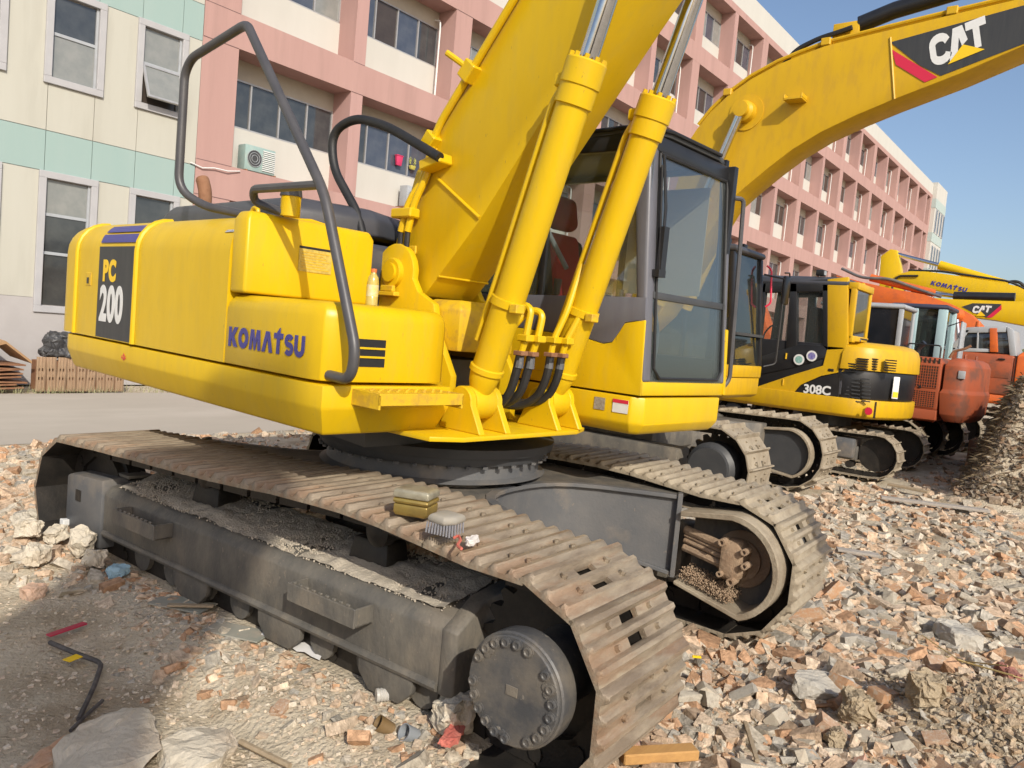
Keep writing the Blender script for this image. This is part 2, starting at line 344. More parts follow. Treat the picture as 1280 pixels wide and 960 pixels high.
for bi, (a, b) in enumerate(bays):
    wd = round(b-a, 2)
    for fl in range(5):
        z0 = SOF[fl]+BT; z1 = SOF[fl+1]; zs = z0+.93; zt = z1-.40
        T_ = Matrix.Translation(L((a, BY, z0)))
        me = shared(('sp', wd), lambda: mesh_of(MB().box((.0, 0, 0), (wd, .06, .93)), WHITE)); me.name = 'spandrel_panel'
        inst('spandrel_panel', me, pb, T_)
        me = shared(('sh', wd), lambda: mesh_of(MB().box((0, .03, 0), (wd, .09, .40)), BEIGE)); me.name = 'shutter_box'
        inst('shutter_box', me, pb, Matrix.Translation(L((a, BY, zt))))
        hw = zt-zs; npn = 4 if wd > 2.5 else 2
        def wf():
            q = MB(); t = .035
            q.box((0, .02, 0), (wd, .08, t)).box((0, .02, hw-t), (wd, .08, hw))
            for k in range(npn+1): x = min(max(k*wd/npn-t/2, 0), wd-t); q.box((x, .015, t), (x+t, .08, hw-t))
            return mesh_of(q, ALU)
        me = shared(('wf', wd, round(hw, 2)), wf); win = inst('window', me, pb, Matrix.Translation(L((a, BY, zs))))
        for k in range(npn):
            style = rnd.choice([WGL, WGLB, WGLB2, WGLB2, WGL, CURT]) if fl != 1 else rnd.choice([WGLB, WGLB, WGL])
            pm = shared(('pn', wd, round(hw, 2), style.name), lambda: mesh_of(MB().box((0, .045, 0), (wd/npn-.05, .055, hw-.08)), style))
            inst('pane', pm, win, Matrix.Translation((k*wd/npn+.025, 0, .04)))
        if bi % 2 == 1 or bi in (0,):
            if bi:
                def pipef(): return mesh_of(MB().tube(fillet([(0, .12, 2.12), (0, -.1, 2.06), (0, -.12, 1.9), (0, -.12, 0)], .06, 3), .022, 8), WHT)
                me = shared('pipe', pipef); inst('drain_pipe', me, pb, Matrix.Translation(L((b-.14, BY-.06, z0+.0))))
# panels joints of the pink facade
JOINT = mat('dark_joint', (.16, .10, .095), .9)
for a, b in piers[:5]:
    for s_ in SOF[1:]:
        for z in (s_, s_+BT):
            if z < 15.9: bbox('render_joint', JOINT, (a+.01, FY-.003, z-.008), (b-.01, FY+.002, z+.004), pb)

# ------------------------------------------------------------------ white and mint building
wb = thing('white_building', 'cream and mint panelled building with tall narrow windows and grey plinth', 'building', (7.95, FY, 0))
MB().box(L((-14, FY+.05, 0)), L((7.95, FY+.12, 10.8))).build('backing_wall', GREYB, wb)
MB().box(L((-14, FY+.3, 0)), L((7.95, FY+8, 10.7))).build('core', GREYB, wb)
rows = [(1.49, 3.63, 'w'), (3.63, 4.30, 'm'), (4.30, 6.655, 'w'), (6.655, 7.33, 'm'), (7.33, 9.68, 'w'), (9.68, 10.8, 'm')]
wins = [(1.25, 3.63), (5.07, 6.66), (8.07, 9.70)]
MB().box(L((-14, FY-.012, 0)), L((7.95, FY+.05, 1.25))).build('plinth', GREYB, wb)
edges = [6.79-.75*k for k in range(24)][::-1]+[7.54, 7.945]
for i in range(len(edges)-1):
    a, b = edges[i], edges[i+1]
    k = round((6.79-a)/.75); iswin = (k % 2 == 0) and a < 7.0
    for z0, z1, c in rows:
        segs = [(z0, z1)]
        if iswin:
            for w0, w1 in wins:
                ns = []
                for p0, p1 in segs:
                    if w1 <= p0 or w0 >= p1: ns.append((p0, p1)); continue
                    if w0 > p0: ns.append((p0, w0))
                    if w1 < p1: ns.append((w1, p1))
                segs = ns
        for p0, p1 in segs:
            if p1-p0 < .05: continue
            MB().box(L((a+.005, FY, p0+.005)), L((b-.005, FY+.03, p1-.005))).build('wall_panel', CREAM if c == 'w' else MINT, wb)
    if not iswin: MB().box(L((a, FY-.011, 1.25)), L((b, FY+.05, 1.49))).build('plinth_panel', GREYB, wb)
    if iswin:
        for wi, (w0, w1) in enumerate(wins):
            xa, xb = a-.08, b+.12; t = .115
            q = MB()
            q.box(L((xa, FY-.05, w0)), L((xb, FY+.05, w0+t))).box(L((xa, FY-.05, w1-t)), L((xb, FY+.05, w1)))
            q.box(L((xa, FY-.05, w0+t)), L((xa+t, FY+.05, w1-t))).box(L((xb-t, FY-.05, w0+t)), L((xb, FY+.05, w1-t)))
            win = q.build('window', FRAMEW, wb, .006, 1)
            ya = FY+.035; cx0, cx1 = xa+t, xb-t
            if wi == 0: bars = [w0+t+.9, w0+t+1.55]
            else: bars = [w0+t+.72]
            zz = [w0+t]+bars+[w1-t]
            for z in bars: MB().box(L((cx0, ya-.02, z-.025)), L((cx1, ya+.03, z+.025))).build('sash_bar', LGRY, win)
            for j in range(len(zz)-1):
                st = rnd.choice([WGL, CURT, WGL])
                opened = (wi == 1 and j == 0 and abs(a-6.79) < .01)
                if opened:
                    rt = Matrix.Translation(L((cx0, ya-.03, zz[1]-.02))) @ Matrix.Rotation(R(-24), 4, 'X')
                    q = MB(); hh = zz[1]-zz[0]-.04; ww = cx1-cx0
                    q.box((0, -.02, -.04), (ww, .02, 0)).box((0, -.02, -hh), (ww, .02, -hh+.04)).box((0, -.02, -hh+.04), (.04, .02, -.04)).box((ww-.04, -.02, -hh+.04), (ww, .02, -.04))
                    q.build('open_sash', ALU, win, xf=rt)
                    MB().box((.04, -.004, -hh+.04), (ww-.04, .004, -.04)).build('pane', CURT, win, xf=rt)
                    MB().box(L((cx0, ya+.012, zz[j])), L((cx1, ya+.015, zz[j+1]-.03))).build('pane', WGLB2, win)
                else: MB().box(L((cx0, ya, zz[j]+.02)), L((cx1, ya+.01, zz[j+1]-.02))).build('pane', st, win)
            MB().box(L((cx1-.04, ya-.03, zz[0])), L((cx1, ya+.02, zz[-1]))).build('sash_stile', LGRY, win)
# far end wing
ew = thing('end_wing', 'white and mint stair tower closing the far end of the pink building', 'building', (72.9, FY-.3, 0))
def LE(v): return Vector(v)-Vector((72.9, FY-.3, 0))
MB().box(LE((72.9, FY-.3, 0)), LE((77.2, FY+7, 17.1))).build('wall', WHITE, ew)
for z in (3.2, 6.2, 9.2, 12.2, 15.0): MB().box(LE((72.88, FY-.33, z)), LE((77.22, FY+7, z+.75))).build('mint_band', mat('pale_mint', (.38, .45, .425), .8), ew)
for z in (4.0, 7.0, 10.0, 13.0):
    for x in (73.35, 74.4, 75.5, 76.5):
        f_ = MB().box(LE((x, FY-.36, z)), LE((x+.55, FY-.2, z+1.95))).build('window', FRAMEW, ew)
        MB().box(LE((x+.08, FY-.37, z+.08)), LE((x+.47, FY-.3, z+1.87))).build('pane', WGL, f_)
# air conditioners
for (px, py, lab, Yd) in ((316, 200, 'green-sided air conditioner unit under the pink corner bay window', 15.05), (512, 247, 'white air conditioner unit hanging half behind the yellow boom pipes', 15.05)):
    p = PYp(px, py, Yd); ac = thing('air_conditioner', lab, 'air conditioner', (p.x, p.y, p.z-.28), 0)
    MB().box((-.36, -.28, 0), (.36, 0, .52)).build('casing', mat('ac_side_green', (.25, .36, .34), .6, 0, (.35, .42, .38), 6, .6) if px < 400 else LGRY, ac, .012)
    q = MB()
    for k in range(11): q.box((.05, -.30, .05+k*.04), (.34, -.285, .068+k*.04))
    for k in range(11): q.box((.362, -.26, .05+k*.04), (.375, -.03, .068+k*.04))
    q.build('grille', WHT, ac)
    MB().lathe((-.14, -.283, .26), (0, -1, 0), [(0, .17), (.008, .17), (.009, .0)]).build('fan_grille', DGRY, ac)
    for rr_ in (.17, .12, .07): MB().tube([(-.14+rr_*math.cos(k*PI/10), -.295, .26+rr_*math.sin(k*PI/10)) for k in range(21)], .006, 5).build('fan_ring', LGRY, ac)
    MB().box((-.36, -.34, -.04), (-.32, .13, 0)).box((.32, -.34, -.04), (.36, .13, 0)).build('bracket', RUST, ac)
# loose cable along the pink corner
p0 = PYp(238, 203, FY-.03); p1 = PYp(268, 210, FY-.05); p2 = PYp(300, 214, FY-.03)
o = MB().tube([p0, p0.lerp(p1, .5)+Vector((0, 0, -.05)), p1, p1.lerp(p2, .5)+Vector((0, -.02, -.03)), p2], .012, 6).build('cable', WHT)
tag(o, 'pale loose cable strung across the pink corner pier', 'cable')

for nm, lab, px, py, c_, sz in (('storage_tub', 'crimson plastic tub on a window sill of the pink building', 498, 207, (.55, .04, .12), (.10, .05, .24)), ('flower_pot', 'yellow-green potted plant on a window sill of the pink building', 515, 212, (.45, .40, .08), (.09, .05, .22))):
    p = PYp(px, py, BY-.04); t_ = thing(nm, lab, 'tub' if nm[0] == 's' else 'plant', (p.x, p.y, p.z), 0)
    MB().slab([(-sz[0], -sz[1]), (sz[0], -sz[1]), (sz[0], sz[1]), (-sz[0], sz[1])], [(0, .02), (sz[2]*(1 if nm[0] == 's' else .45), 0)]).build('vessel', mat(nm+'_m', c_, .5), t_, .01)
    q = MB()
    for k in range(26 if nm[0] == 'f' else 0):
        a = k*2.4; c = Vector((math.cos(a)*.06, math.sin(a)*.03, .12+.006*k)); d = Vector((math.cos(a), math.sin(a)*.5, .6))*.06; q.add([c, c+d*.5+Vector((0, 0, .02)), c+d, c+d*.5-Vector((0, 0, .02))], [(0, 1, 2, 3)])
    if q.f: q.build('leaves', mat('pot_leaves', (.35, .36, .08), .7), t_, smooth=False)
    else: MB().slab([(-sz[0]-.01, -sz[1]-.01), (sz[0]+.01, -sz[1]-.01), (sz[0]+.01, sz[1]+.01), (-sz[0]-.01, sz[1]+.01)], [(sz[2], 0), (sz[2]+.02, 0)]).build('rim', mat(nm+'_m', c_, .5), t_, .004)
# distant low roofline seen under the far booms
fr = MB().slab([(180, -60), (240, -60), (240, 30), (180, 30)], [(0, 0), (16, 0), (19, 6)]).build('far_warehouse', mat('hazy_grey_roof', (.40, .42, .45), .9))
tag(fr, 'hazy grey flat-roofed block far beyond the parked machines', 'building')
HEDGE = mat('distant_hedge', (.09, .12, .05), .9, 0, (.14, .13, .06), 2, .7)
bm_ = MB()
for k in range(700):
    x = 60+rnd.random()*3; y = -25+rnd.random()*36; z = rnd.random()**.7*3.4
    s_ = .35; a = rnd.random()*6; d1 = Vector((math.cos(a), math.sin(a), rnd.uniform(-.5, .5)))*s_; d2 = Vector((-math.sin(a)*.3, math.cos(a)*.3, 1))*s_*.7
    c = Vector((x, y, z)); bm_.add([c-d1, c+d2, c+d1, c-d2], [(0, 1, 2, 3)])
o = bm_.build('hedge', HEDGE, smooth=False); o['kind'] = 'stuff'; tag(o, 'dull green hedge line far behind the parked booms', 'hedge')

# ------------------------------------------------------------------ tracks
def loop_path(sp, rs, idl, ri, top, zb):
    """closed path of (x,z): bottom run, idler arc, top run through the given points, sprocket arc"""
    p = []
    for i in range(30): t = i/30; p.append((sp[0]+(idl[0]-sp[0])*t, zb))
    p += arc(idl[0], idl[1], ri, 270, 100, 14)
    tp = [p[-1]]+top+[(sp[0]+rs*math.cos(R(80)), sp[1]+rs*math.sin(R(80)))]
    for i in range(len(tp)-1):
        for j in range(1, 9):
            t = j/8; q0 = tp[max(i-1, 0)]; q1 = tp[i]; q2 = tp[i+1]; q3 = tp[min(i+2, len(tp)-1)]
            f = lambda a, b, c, d: .5*(2*b+(c-a)*t+(2*a-5*b+4*c-d)*t*t+(3*b-a-3*c+d)*t**3)
            p.append((f(q0[0], q1[0], q2[0], q3[0]), f(q0[1], q1[1], q2[1], q3[1])))
    p += arc(sp[0], sp[1], rs, 78, -88, 16)
    return p
def resample(p, pitch):
    P = np.array(p+[p[0]]); d = np.hypot(*np.diff(P, axis=0).T); s = np.concatenate([[0], np.cumsum(d)]); n = int(round(s[-1]/pitch))
    out = []
    for i in range(n):
        t = (i+.35)*s[-1]/n
        def at(t): t %= s[-1]; return np.array([np.interp(t, s, P[:, 0]), np.interp(t, s, P[:, 1])])
        a = at(t-.4*pitch); b = at(t+.4*pitch); c = (a+b)/2; out.append((c[0], c[1], math.atan2(b[1]-a[1], b[0]-a[0])))
    return out, s[-1]/n
PROF3 = [(-.098,-.006),(-.092,.012),(-.083,.027),(-.067,.027),(-.055,.006),(-.029,.004),(-.017,.024),(-.003,.024),(.009,.005),(.036,.004),(.046,.024),(.061,.024),(.074,.004),(.096,-.004)]
PROF1 = [(-.088,-.004),(-.03,.0),(.0,.0),(.055,.004),(.064,.045),(.078,.045),(.088,.0)]
def shoe_mesh(w_, prof, k, m_, holes, bolts=True):
    q = MB(); pr = [(a*k, b*k*.86) for a, b in prof]; bot = -.014*k
    ys = [-w_/2, -w_/2+.012, -.10*k, -.05*k, .05*k, .10*k, w_/2-.012, w_/2]
    n = len(pr)
    for i in range(len(ys)-1):
        y0, y1 = ys[i], ys[i+1]; e0 = .35 if i == 0 else 1; e1 = .35 if i == len(ys)-2 else 1
        for j in range(n-1):
            if i in holes.get(j, ()):
                (t0, n0), (t1, n1) = pr[j], pr[j+1]
                for (ta, na, ya, tb, nb, yb) in ((t0,n0,y0,t1,n1,y0),(t1,n1,y0,t1,n1,y1),(t1,n1,y1,t0,n0,y1),(t0,n0,y1,t0,n0,y0)):
                    q.add([(ta, ya, na), (tb, yb, nb), (tb, yb, bot), (ta, ya, bot)], [(0, 1, 2, 3)])
                continue
            (t0, n0), (t1, n1) = pr[j], pr[j+1]
            q.add([(t0, y0, n0*e0), (t1, y0, n1*e0), (t1, y1, n1*e1), (t0, y1, n0*e1)], [(0, 1, 2, 3)])
            q.add([(t0, y0, bot), (t1, y0, bot), (t1, y1, bot), (t0, y1, bot)], [(3, 2, 1, 0)])
        for j, s in ((0, 1), (n-1, -1)): q.add([(pr[j][0], y0, pr[j][1]*e0), (pr[j][0], y1, pr[j][1]*e1), (pr[j][0], y1, bot), (pr[j][0], y0, bot)], [(0, 1, 2, 3)])
    for y in (ys[0], ys[-1]):
        for j in range(n-1): q.add([(pr[j][0], y, pr[j][1]*.35), (pr[j+1][0], y, pr[j+1][1]*.35), (pr[j+1][0], y, bot), (pr[j][0], y, bot)], [(0, 1, 2, 3)])
    if bolts:
        for t in (-.042*k, .022*k):
            for y in (-.125*k, .125*k): q.cyl((t, y, .0), (t, y, .018*k), .011*k, .010*k, 6)
    bm = MB(); bm.v = q.v; bm.f = q.f
    me = bpy.data.meshes.new('shoe'); b = bmesh.new(); vs_ = [b.verts.new(p) for p in q.v]
    for f in q.f:
        try: b.faces.new([vs_[i] for i in f])
        except ValueError: pass
    bmesh.ops.remove_doubles(b, verts=b.verts, dist=1e-5); bmesh.ops.recalc_face_normals(b, faces=b.faces)
    for f in b.faces: f.smooth = True
    for e in b.edges:
        if len(e.link_faces) != 2 or e.calc_face_angle(0) > R(42): e.smooth = False
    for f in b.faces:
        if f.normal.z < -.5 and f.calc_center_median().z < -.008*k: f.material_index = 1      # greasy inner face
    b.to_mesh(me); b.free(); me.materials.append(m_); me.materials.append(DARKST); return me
def shoe_m(x, y, z, th): return Matrix.Translation((x, y, z)) @ Matrix.Rotation(-th, 4, 'Y')
def lay_shoes(root, path, pitch, y, me, jitter=0, name='track_shoe'):
    pts, _ = resample(path, pitch)
    for (x, z, th) in pts:
        inst(name, me, root, shoe_m(x, y, z, th+random.uniform(-jitter, jitter)))
    return pts
def belt_mesh(root, pts, y, me, name, m_):
    """all the shoes of a far track joined into one part"""
    q = MB(); base = [v.co.copy() for v in me.vertices]; fs = [list(p.vertices) for p in me.polygons]
    for (x, z, th) in pts:
        M_ = shoe_m(x, y, z, th); q.add([M_ @ c for c in base], fs)
    o = q.build(name, m_, root); o['kind'] = 'stuff'; return o
def chain(root, pts, y, k, m_=None):
    q = MB()
    for (x, z, th) in pts:
        rt = Matrix.Rotation(-th, 3, 'Y')
        for s in (-1, 1):
            c = Vector((x, y+s*.075*k, z)) + rt @ Vector((0, 0, -.058*k))
            q.box((-.088*k, -.018*k, -.044*k), (.088*k, .018*k, .040*k))
            for i in range(len(q.v)-8, len(q.v)): q.v[i] = c + rt @ q.v[i]
        c = Vector((x, y, z)) + rt @ Vector((.08*k, 0, -.06*k)); q.cyl(c-Vector((0, .10*k, 0)), c+Vector((0, .10*k, 0)), .026*k, None, 8)
    return q.build('track_chain', m_ or DARKST, root)
def sprocket(root, x, y, z, r, k, m_=None, teeth=21):
    q = MB(); prof = []
    for i in range(teeth*4):
        a = 2*PI*i/(teeth*4); rr = r*(1.0 if i % 4 in (0, 1) else .87); prof.append((x+rr*math.cos(a), z+rr*math.sin(a)))
    q.prism(prof, 'y', y-.03*k, y+.03*k); return q.build('sprocket', m_ or DARKST, root)

# ------------------------------------------------------------------ main yellow excavator
ex = thing('excavator', 'large bright yellow excavator with tall bent grey handrail and charcoal side panel', 'excavator', (MC[0], MC[1], 0), YT)
U = rotz(YU-YT)
path = loop_path((1.665, .425), .405, (-1.79, .40), .365, [(-1.1, .795), (-.25, .825), (.3, .86), (.78, .872), (1.15, .85), (1.45, .822)], .025)
HOL = {4: (3,), 8: (3,)}
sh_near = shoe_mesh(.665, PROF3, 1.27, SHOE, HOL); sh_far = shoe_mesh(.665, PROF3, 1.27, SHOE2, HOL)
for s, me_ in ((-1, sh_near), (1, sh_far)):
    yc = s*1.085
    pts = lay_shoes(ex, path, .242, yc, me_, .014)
    chain(ex, pts, yc, 1.2)
    sprocket(ex, 1.665, yc, .425, .335, 1)
    MB().lathe((-1.79, yc-.09, .40), (0, 1, 0), [(0, .22), (0, .27), (.045, .275), (.05, .30), (.13, .30), (.135, .275), (.18, .27), (.18, .22)]).build('idler', DARKST, ex)
    for x in (-.62, .74): MB().lathe((x, yc-s*.17, .735), (0, s, 0), [(0, .05), (.02, .07), (.05, .07), (.06, .055), (.2, .055), (.21, .07), (.27, .07), (.29, .03)], 18).build('carrier_roller', DARKST, ex)
    for i in range(8):
        x = -1.15+i*.325; MB().lathe((x, yc-.14, .155), (0, 1, 0), [(0, .05), (.0, .085), (.05, .085), (.06, .065), (.22, .065), (.23, .085), (.28, .085), (.28, .05)], 16).build('track_roller', STEEL, ex)
    # roller guards hanging under the frame
    for x in (-.55, .22, .95):
        q = MB(); q.prism([(x-.17, .25), (x+.17, .25), (x+.16, .14), (x+.09, .075), (x-.09, .075), (x-.16, .14)], 'y', yc+s*.165, yc+s*.20); q.build('roller_guard', STEEL, ex, .008)
    # box frame, its top sloping up towards the machine
    yo, yi = s*1.285, s*.86
    secs = []
    for x in (-1.52, 1.26): secs.append([(x, yo, .225), (x, yo, .465), (x, s*1.245, .51), (x, s*1.06, .545), (x, yi, .57), (x, yi, .225)])
    MB().loft(secs).build('track_frame', STEEL, ex, .012, 2)
    MB().tube([(-1.50, yo-s*.005, .225), (1.25, yo-s*.005, .225)], .022, 8).build('frame_rail', STEEL, ex)
    secs = [[(x, yo+s*.005, z0), (x, yo+s*.005, z1), (x, s*1.0, z2), (x, s*.98, z0)] for x, z0, z1, z2 in ((-2.0, .23, .50, .52), (-1.93, .14, .52, .54), (-1.54, .11, .545, .57))]
    MB().loft(secs).build('idler_guard', STEELG, ex, .015, 2)
    MB().box((-1.86, yo+s*.006, .36), (-1.80, yo+s*.012, .43)).build('lashing_hole', DARKST, ex)
    MB().box((-1.66, s*1.17, .555), (-1.46, s*1.02, .575)).build('guard_plate', STEEL, ex, .004)
    secs = [[(x, yo+s*d, .20), (x, yo+s*d, .475-dz), (x, s*1.12, .575-dz), (x, s*.90, .60-dz), (x, s*.90, .20)] for x, d, dz in ((1.255, .004, 0), (1.30, .004, 0), (1.33, -.01, .01))]
    MB().loft(secs).build('frame_end', STEEL, ex, .008, 2)
    for xa, xb in ((-1.19, -.74), (.41, .86)):       # boarding steps
        q = MB(); yy = yo+s*.10
        q.box((xa, min(yy, yy+s*.012), .375), (xb, max(yy, yy+s*.012), .46))
        q.box((xa, min(yo, yy), .375), (xa+.012, max(yo, yy), .46)).box((xb-.012, min(yo, yy), .375), (xb, max(yo, yy), .46)).box((xa, min(yo, yy), .375), (xb, max(yo, yy), .387))
        for k in range(9): q.box((xa+.03+k*.045, min(yy, yy+s*.012), .46), (xa+.052+k*.045, max(yy, yy+s*.012), .472))
        q.build('step', STEEL, ex, .003, 1)
    # openings in the frame top
    for x in (-.72, .62): MB().slab([(x-.14, yo-s*.16), (x+.14, yo-s*.16), (x+.11, s*.93), (x-.11, s*.93)][::(1 if s < 0 else 1)], [(.50, 0), (.66, .02)]).build('frame_opening', DARKST, ex, .02)
    # final drive
    if s < 0: q = [(0, .10), (.0, .14), (.23, .14), (.245, .17), (.262, .2), (.275, .204), (.345, .204), (.352, .198), (.352, .0)]
    else: q = [(0, .20), (.0, .28), (.20, .285), (.22, .255), (.33, .23), (.34, 0)]
    MB().lathe((1.745, s*1.11, .45), (0, s, 0), q, 40).build('final_drive', HUBM, ex)
fd = MB().lathe((1.745, -1.4615, .45), (0, -1, 0), [(0, .194), (.010, .194), (.014, .189), (.014, 0)], 40).build('hub_cover', HUBM, ex)
for i in range(22):
    a = 2*PI*i/22+.1; rr = .170
    if i % 7 == 3: continue
    c = Vector((1.745+rr*math.cos(a), -1.4755, .45+rr*math.sin(a)))
    MB().lathe(c, (0, -1, 0), [(0, .021), (.004, .021), (.004, .017), (.012, .017), (.013, .012), (.009, .009), (.009, 0)], 10).build('cover_bolt', HUBM, fd)
for a in (.35, 2.4, 4.5):
    for d in (-.09, .09):
        c = Vector((1.745+.150*math.cos(a+d*.8), -1.4755, .45+.158*math.sin(a+d*.8))); MB().lathe(c, (0, -1, 0), [(0, .014), (.006, .014), (.007, 0)], 8).build('plug', HUBM, fd)
MB().box((1.72, -1.479, .435), (1.77, -1.4755, .47)).build('stamped_plate', STEEL, fd, .001, 1)
# gravel lying on the near frame
q = MB()
for i in range(5200):
    x = random.uniform(-1.45, 1.22); y = -random.uniform(.86, 1.24); 
    dens = .5+.5*noise.noise(Vector((x*2.3, y*3, 4)))+ (.25 if (.0 < x < 1.2 or -1.4 < x < -.8) else -.1)
    if random.random() > dens*1.15: continue
    z = .57-(-y-.86)*.125 if y > -1.06 else .545-(-y-1.06)*.19
    r_ = random.uniform(.0025, .008)
    pv = [Vector((random.uniform(-1, 1), random.uniform(-1, 1), random.uniform(-.7, .9))).normalized()*r_ for _ in range(6)]
    c = Vector((x, y, z+r_*.5+.004)); ax = [Vector(v)*r_*random.uniform(.7, 1.3) for v in ((1,0,0),(-1,0,0),(0,1,0),(0,-1,0),(0,0,1),(0,0,-1))]
    q.add([c+v for v in ax], [(0,2,4),(2,1,4),(1,3,4),(3,0,4),(2,0,5),(1,2,5),(3,1,5),(0,3,5)])
o = q.build('gravel_on_frame', DUST, ex, smooth=False); o['kind'] = 'stuff'
q = MB(); n1, n2 = 150, 24
for i in range(n1+1):
    for j in range(n2+1):
        x = -1.45+2.66*i/n1; y = -.865-.37*j/n2; z = (.57-(-y-.86)*.125 if y > -1.06 else .545-(-y-1.06)*.19)
        h = max(-.012, .026*noise.noise(Vector((x*3, y*5, 2)))+.014*noise.noise(Vector((x*17, y*17, 2)))+.010)
        q.v.append(Vector((x, y, z+h)))
for i in range(n1):
    for j in range(n2): a = i*(n2+1)+j; q.f.append([a, a+1, a+n2+2, a+n2+1])
o = q.build('silt_on_frame', DUST, ex); o['kind'] = 'stuff'
# far travel motor behind its guard loop (inner side of the far track)
lp = [(1.40, .69)] + arc(1.70, .46, .27, 88, -70, 16) + [(1.40, .30)]
o2 = [(x+(x-1.62)*.10*(x > 1.4), z+(z-.46)*.13) for x, z in lp]
q = MB(); secs = []
for (x, z), (x2, z2) in zip(lp, o2): secs.append([(x, .64, z), (x2, .64, z2), (x2, .90, z2), (x, .90, z)])
q.loft(secs).build('motor_guard', SHOE2, ex, .004, 1)
MB().prism([(1.40, .31)]+[(x, z) for x, z in lp[::-1]], 'y', .88, .90).build('motor_backplate', STEEL, ex)
tm = MB().lathe((1.72, .89, .47), (0, -1, 0), [(0, .17), (.03, .17), (.035, .12), (.06, .12)], 24).build('travel_motor', MUDDY, ex)
q = MB(); q.slab([(1.64, .70), (1.76, .70), (1.78, .86), (1.62, .86)], [(.36, .02), (.40, 0), (.56, .0), (.60, .03)]); q.build('motor_housing', MUDDY, tm, .02, 2)
for (x, z, r_) in ((1.655, .585, .022), (1.73, .37, .024), (1.80, .48, .02), (1.66, .40, .018), (1.79, .56, .02)):
    MB().lathe((x, .76, z), (0, -1, 0), [(0, r_), (.09, r_), (.09, r_*.55), (.07, r_*.5), (.07, 0)], 10).build('port', MUDDY, tm)
for z, r_ in ((.565, .026), (.53, .013), (.50, .016), (.455, .024)):
    MB().tube(fillet([(1.38, .80, z+.015), (1.52, .77, z), (1.66, .75, z-.02)], .05), r_, 8).build('motor_hose', MUDDY, tm)
q = MB(); 
for i in range(2200):
    a = random.uniform(1.42, 1.74); z = .32-(a-1.40)*.24+random.uniform(0, .06); c = Vector((a, random.uniform(.66, .87), max(z, .215))); r_ = random.uniform(.002, .007)
    q.add([c+Vector(v)*r_ for v in ((1,0,0),(-1,0,0),(0,1,0),(0,-1,0),(0,0,1),(0,0,-1))], [(0,2,4),(2,1,4),(1,3,4),(3,0,4),(2,0,5),(1,2,5),(3,1,5),(0,3,5)])
o = q.build('mud_in_guard', MUDDY, ex, smooth=False); o['kind'] = 'stuff'
# centre frame with four arms
q = MB(); oct_ = [(.60*math.cos(R(22.5+45*i)), .70*math.sin(R(22.5+45*i))) for i in range(8)]
q.slab(oct_, [(.46, .05), (.50, 0), (.80, 0), (.84, .04)]); q.build('centre_frame', STEEL, ex, .01)
WEB = [(.64, -.03), (.645, .10), (.665, .22), (.71, .33), (.79, .43), (.93, .53), (1.14, .635), (1.365, .735)]
WB = [.46, .46, .455, .445, .43, .40, .36, .31]      # lower edge of the curved web
for sx, sy in ((1, 1), (1, -1), (-1, 1), (-1, -1)):
    pts = [Vector((x*sx, y*sy, 0)) for x, y in WEB]; nr = []
    for i in range(len(pts)):
        d = (pts[min(i+1, 7)]-pts[max(i-1, 0)]).normalized(); nr.append(Vector((d.y, -d.x, 0))*sx*sy)
    def V(i, o, z): return pts[i]+nr[i]*o+Vector((0, 0, z))
    arm = MB().loft([[V(i, -.02, WB[i]), V(i, 0, WB[i]), V(i, 0, .79), V(i, -.02, .79)] for i in range(8)]).build('frame_arm', STEELG, ex)
    for z0 in (None, .785): MB().loft([[V(i, -.02, (z0 or WB[i])-.010), V(i, .035, (z0 or WB[i])-.010), V(i, .035, (z0 or WB[i])+.014), V(i, -.02, (z0 or WB[i])+.014)] for i in range(8)]).build('arm_flange', STEELG, arm, .003, 1)
    d = (pts[7]-pts[6]).normalized()*.03
    MB().loft([[V(7, o, z)-e for o, z in ((-.02, .30), (.05, .30), (.05, .81), (-.02, .81))] for e in (d, Vector())]).build('arm_end_plate', STEELG, arm, .003, 1)
    pl = [(x*sx, y*sy) for x, y in WEB]+[(1.365*sx, .88*sy), (.2*sx, .88*sy), (.2*sx, -.03*sy)]
    if sx*sy < 0: pl = pl[::-1]
    MB().slab(pl, [(.775, .022), (.797, .022)]).build('arm_top', STEEL, arm)
MB().lathe((0, 0, .83), (0, 0, 1), [(0, .70), (.02, .66), (.10, .655), (.10, .0)], 56).build('bearing_seat', STEELG, ex)
br = MB().lathe((0, 0, .93), (0, 0, 1), [(0, .5), (.0, .69), (.035, .70), (.045, .70), (.05, .735), (.10, .745), (.11, .60), (.11, 0)], 64).build('slewing_bearing', DGRY, ex)
for i in range(44):
    a = 2*PI*i/44; c = Vector((.695*math.cos(a), .695*math.sin(a), .918)); MB().cyl(c, c+Vector((0, 0, .014)), .017, None, 6).build('bearing_bolt', STEELG, br)

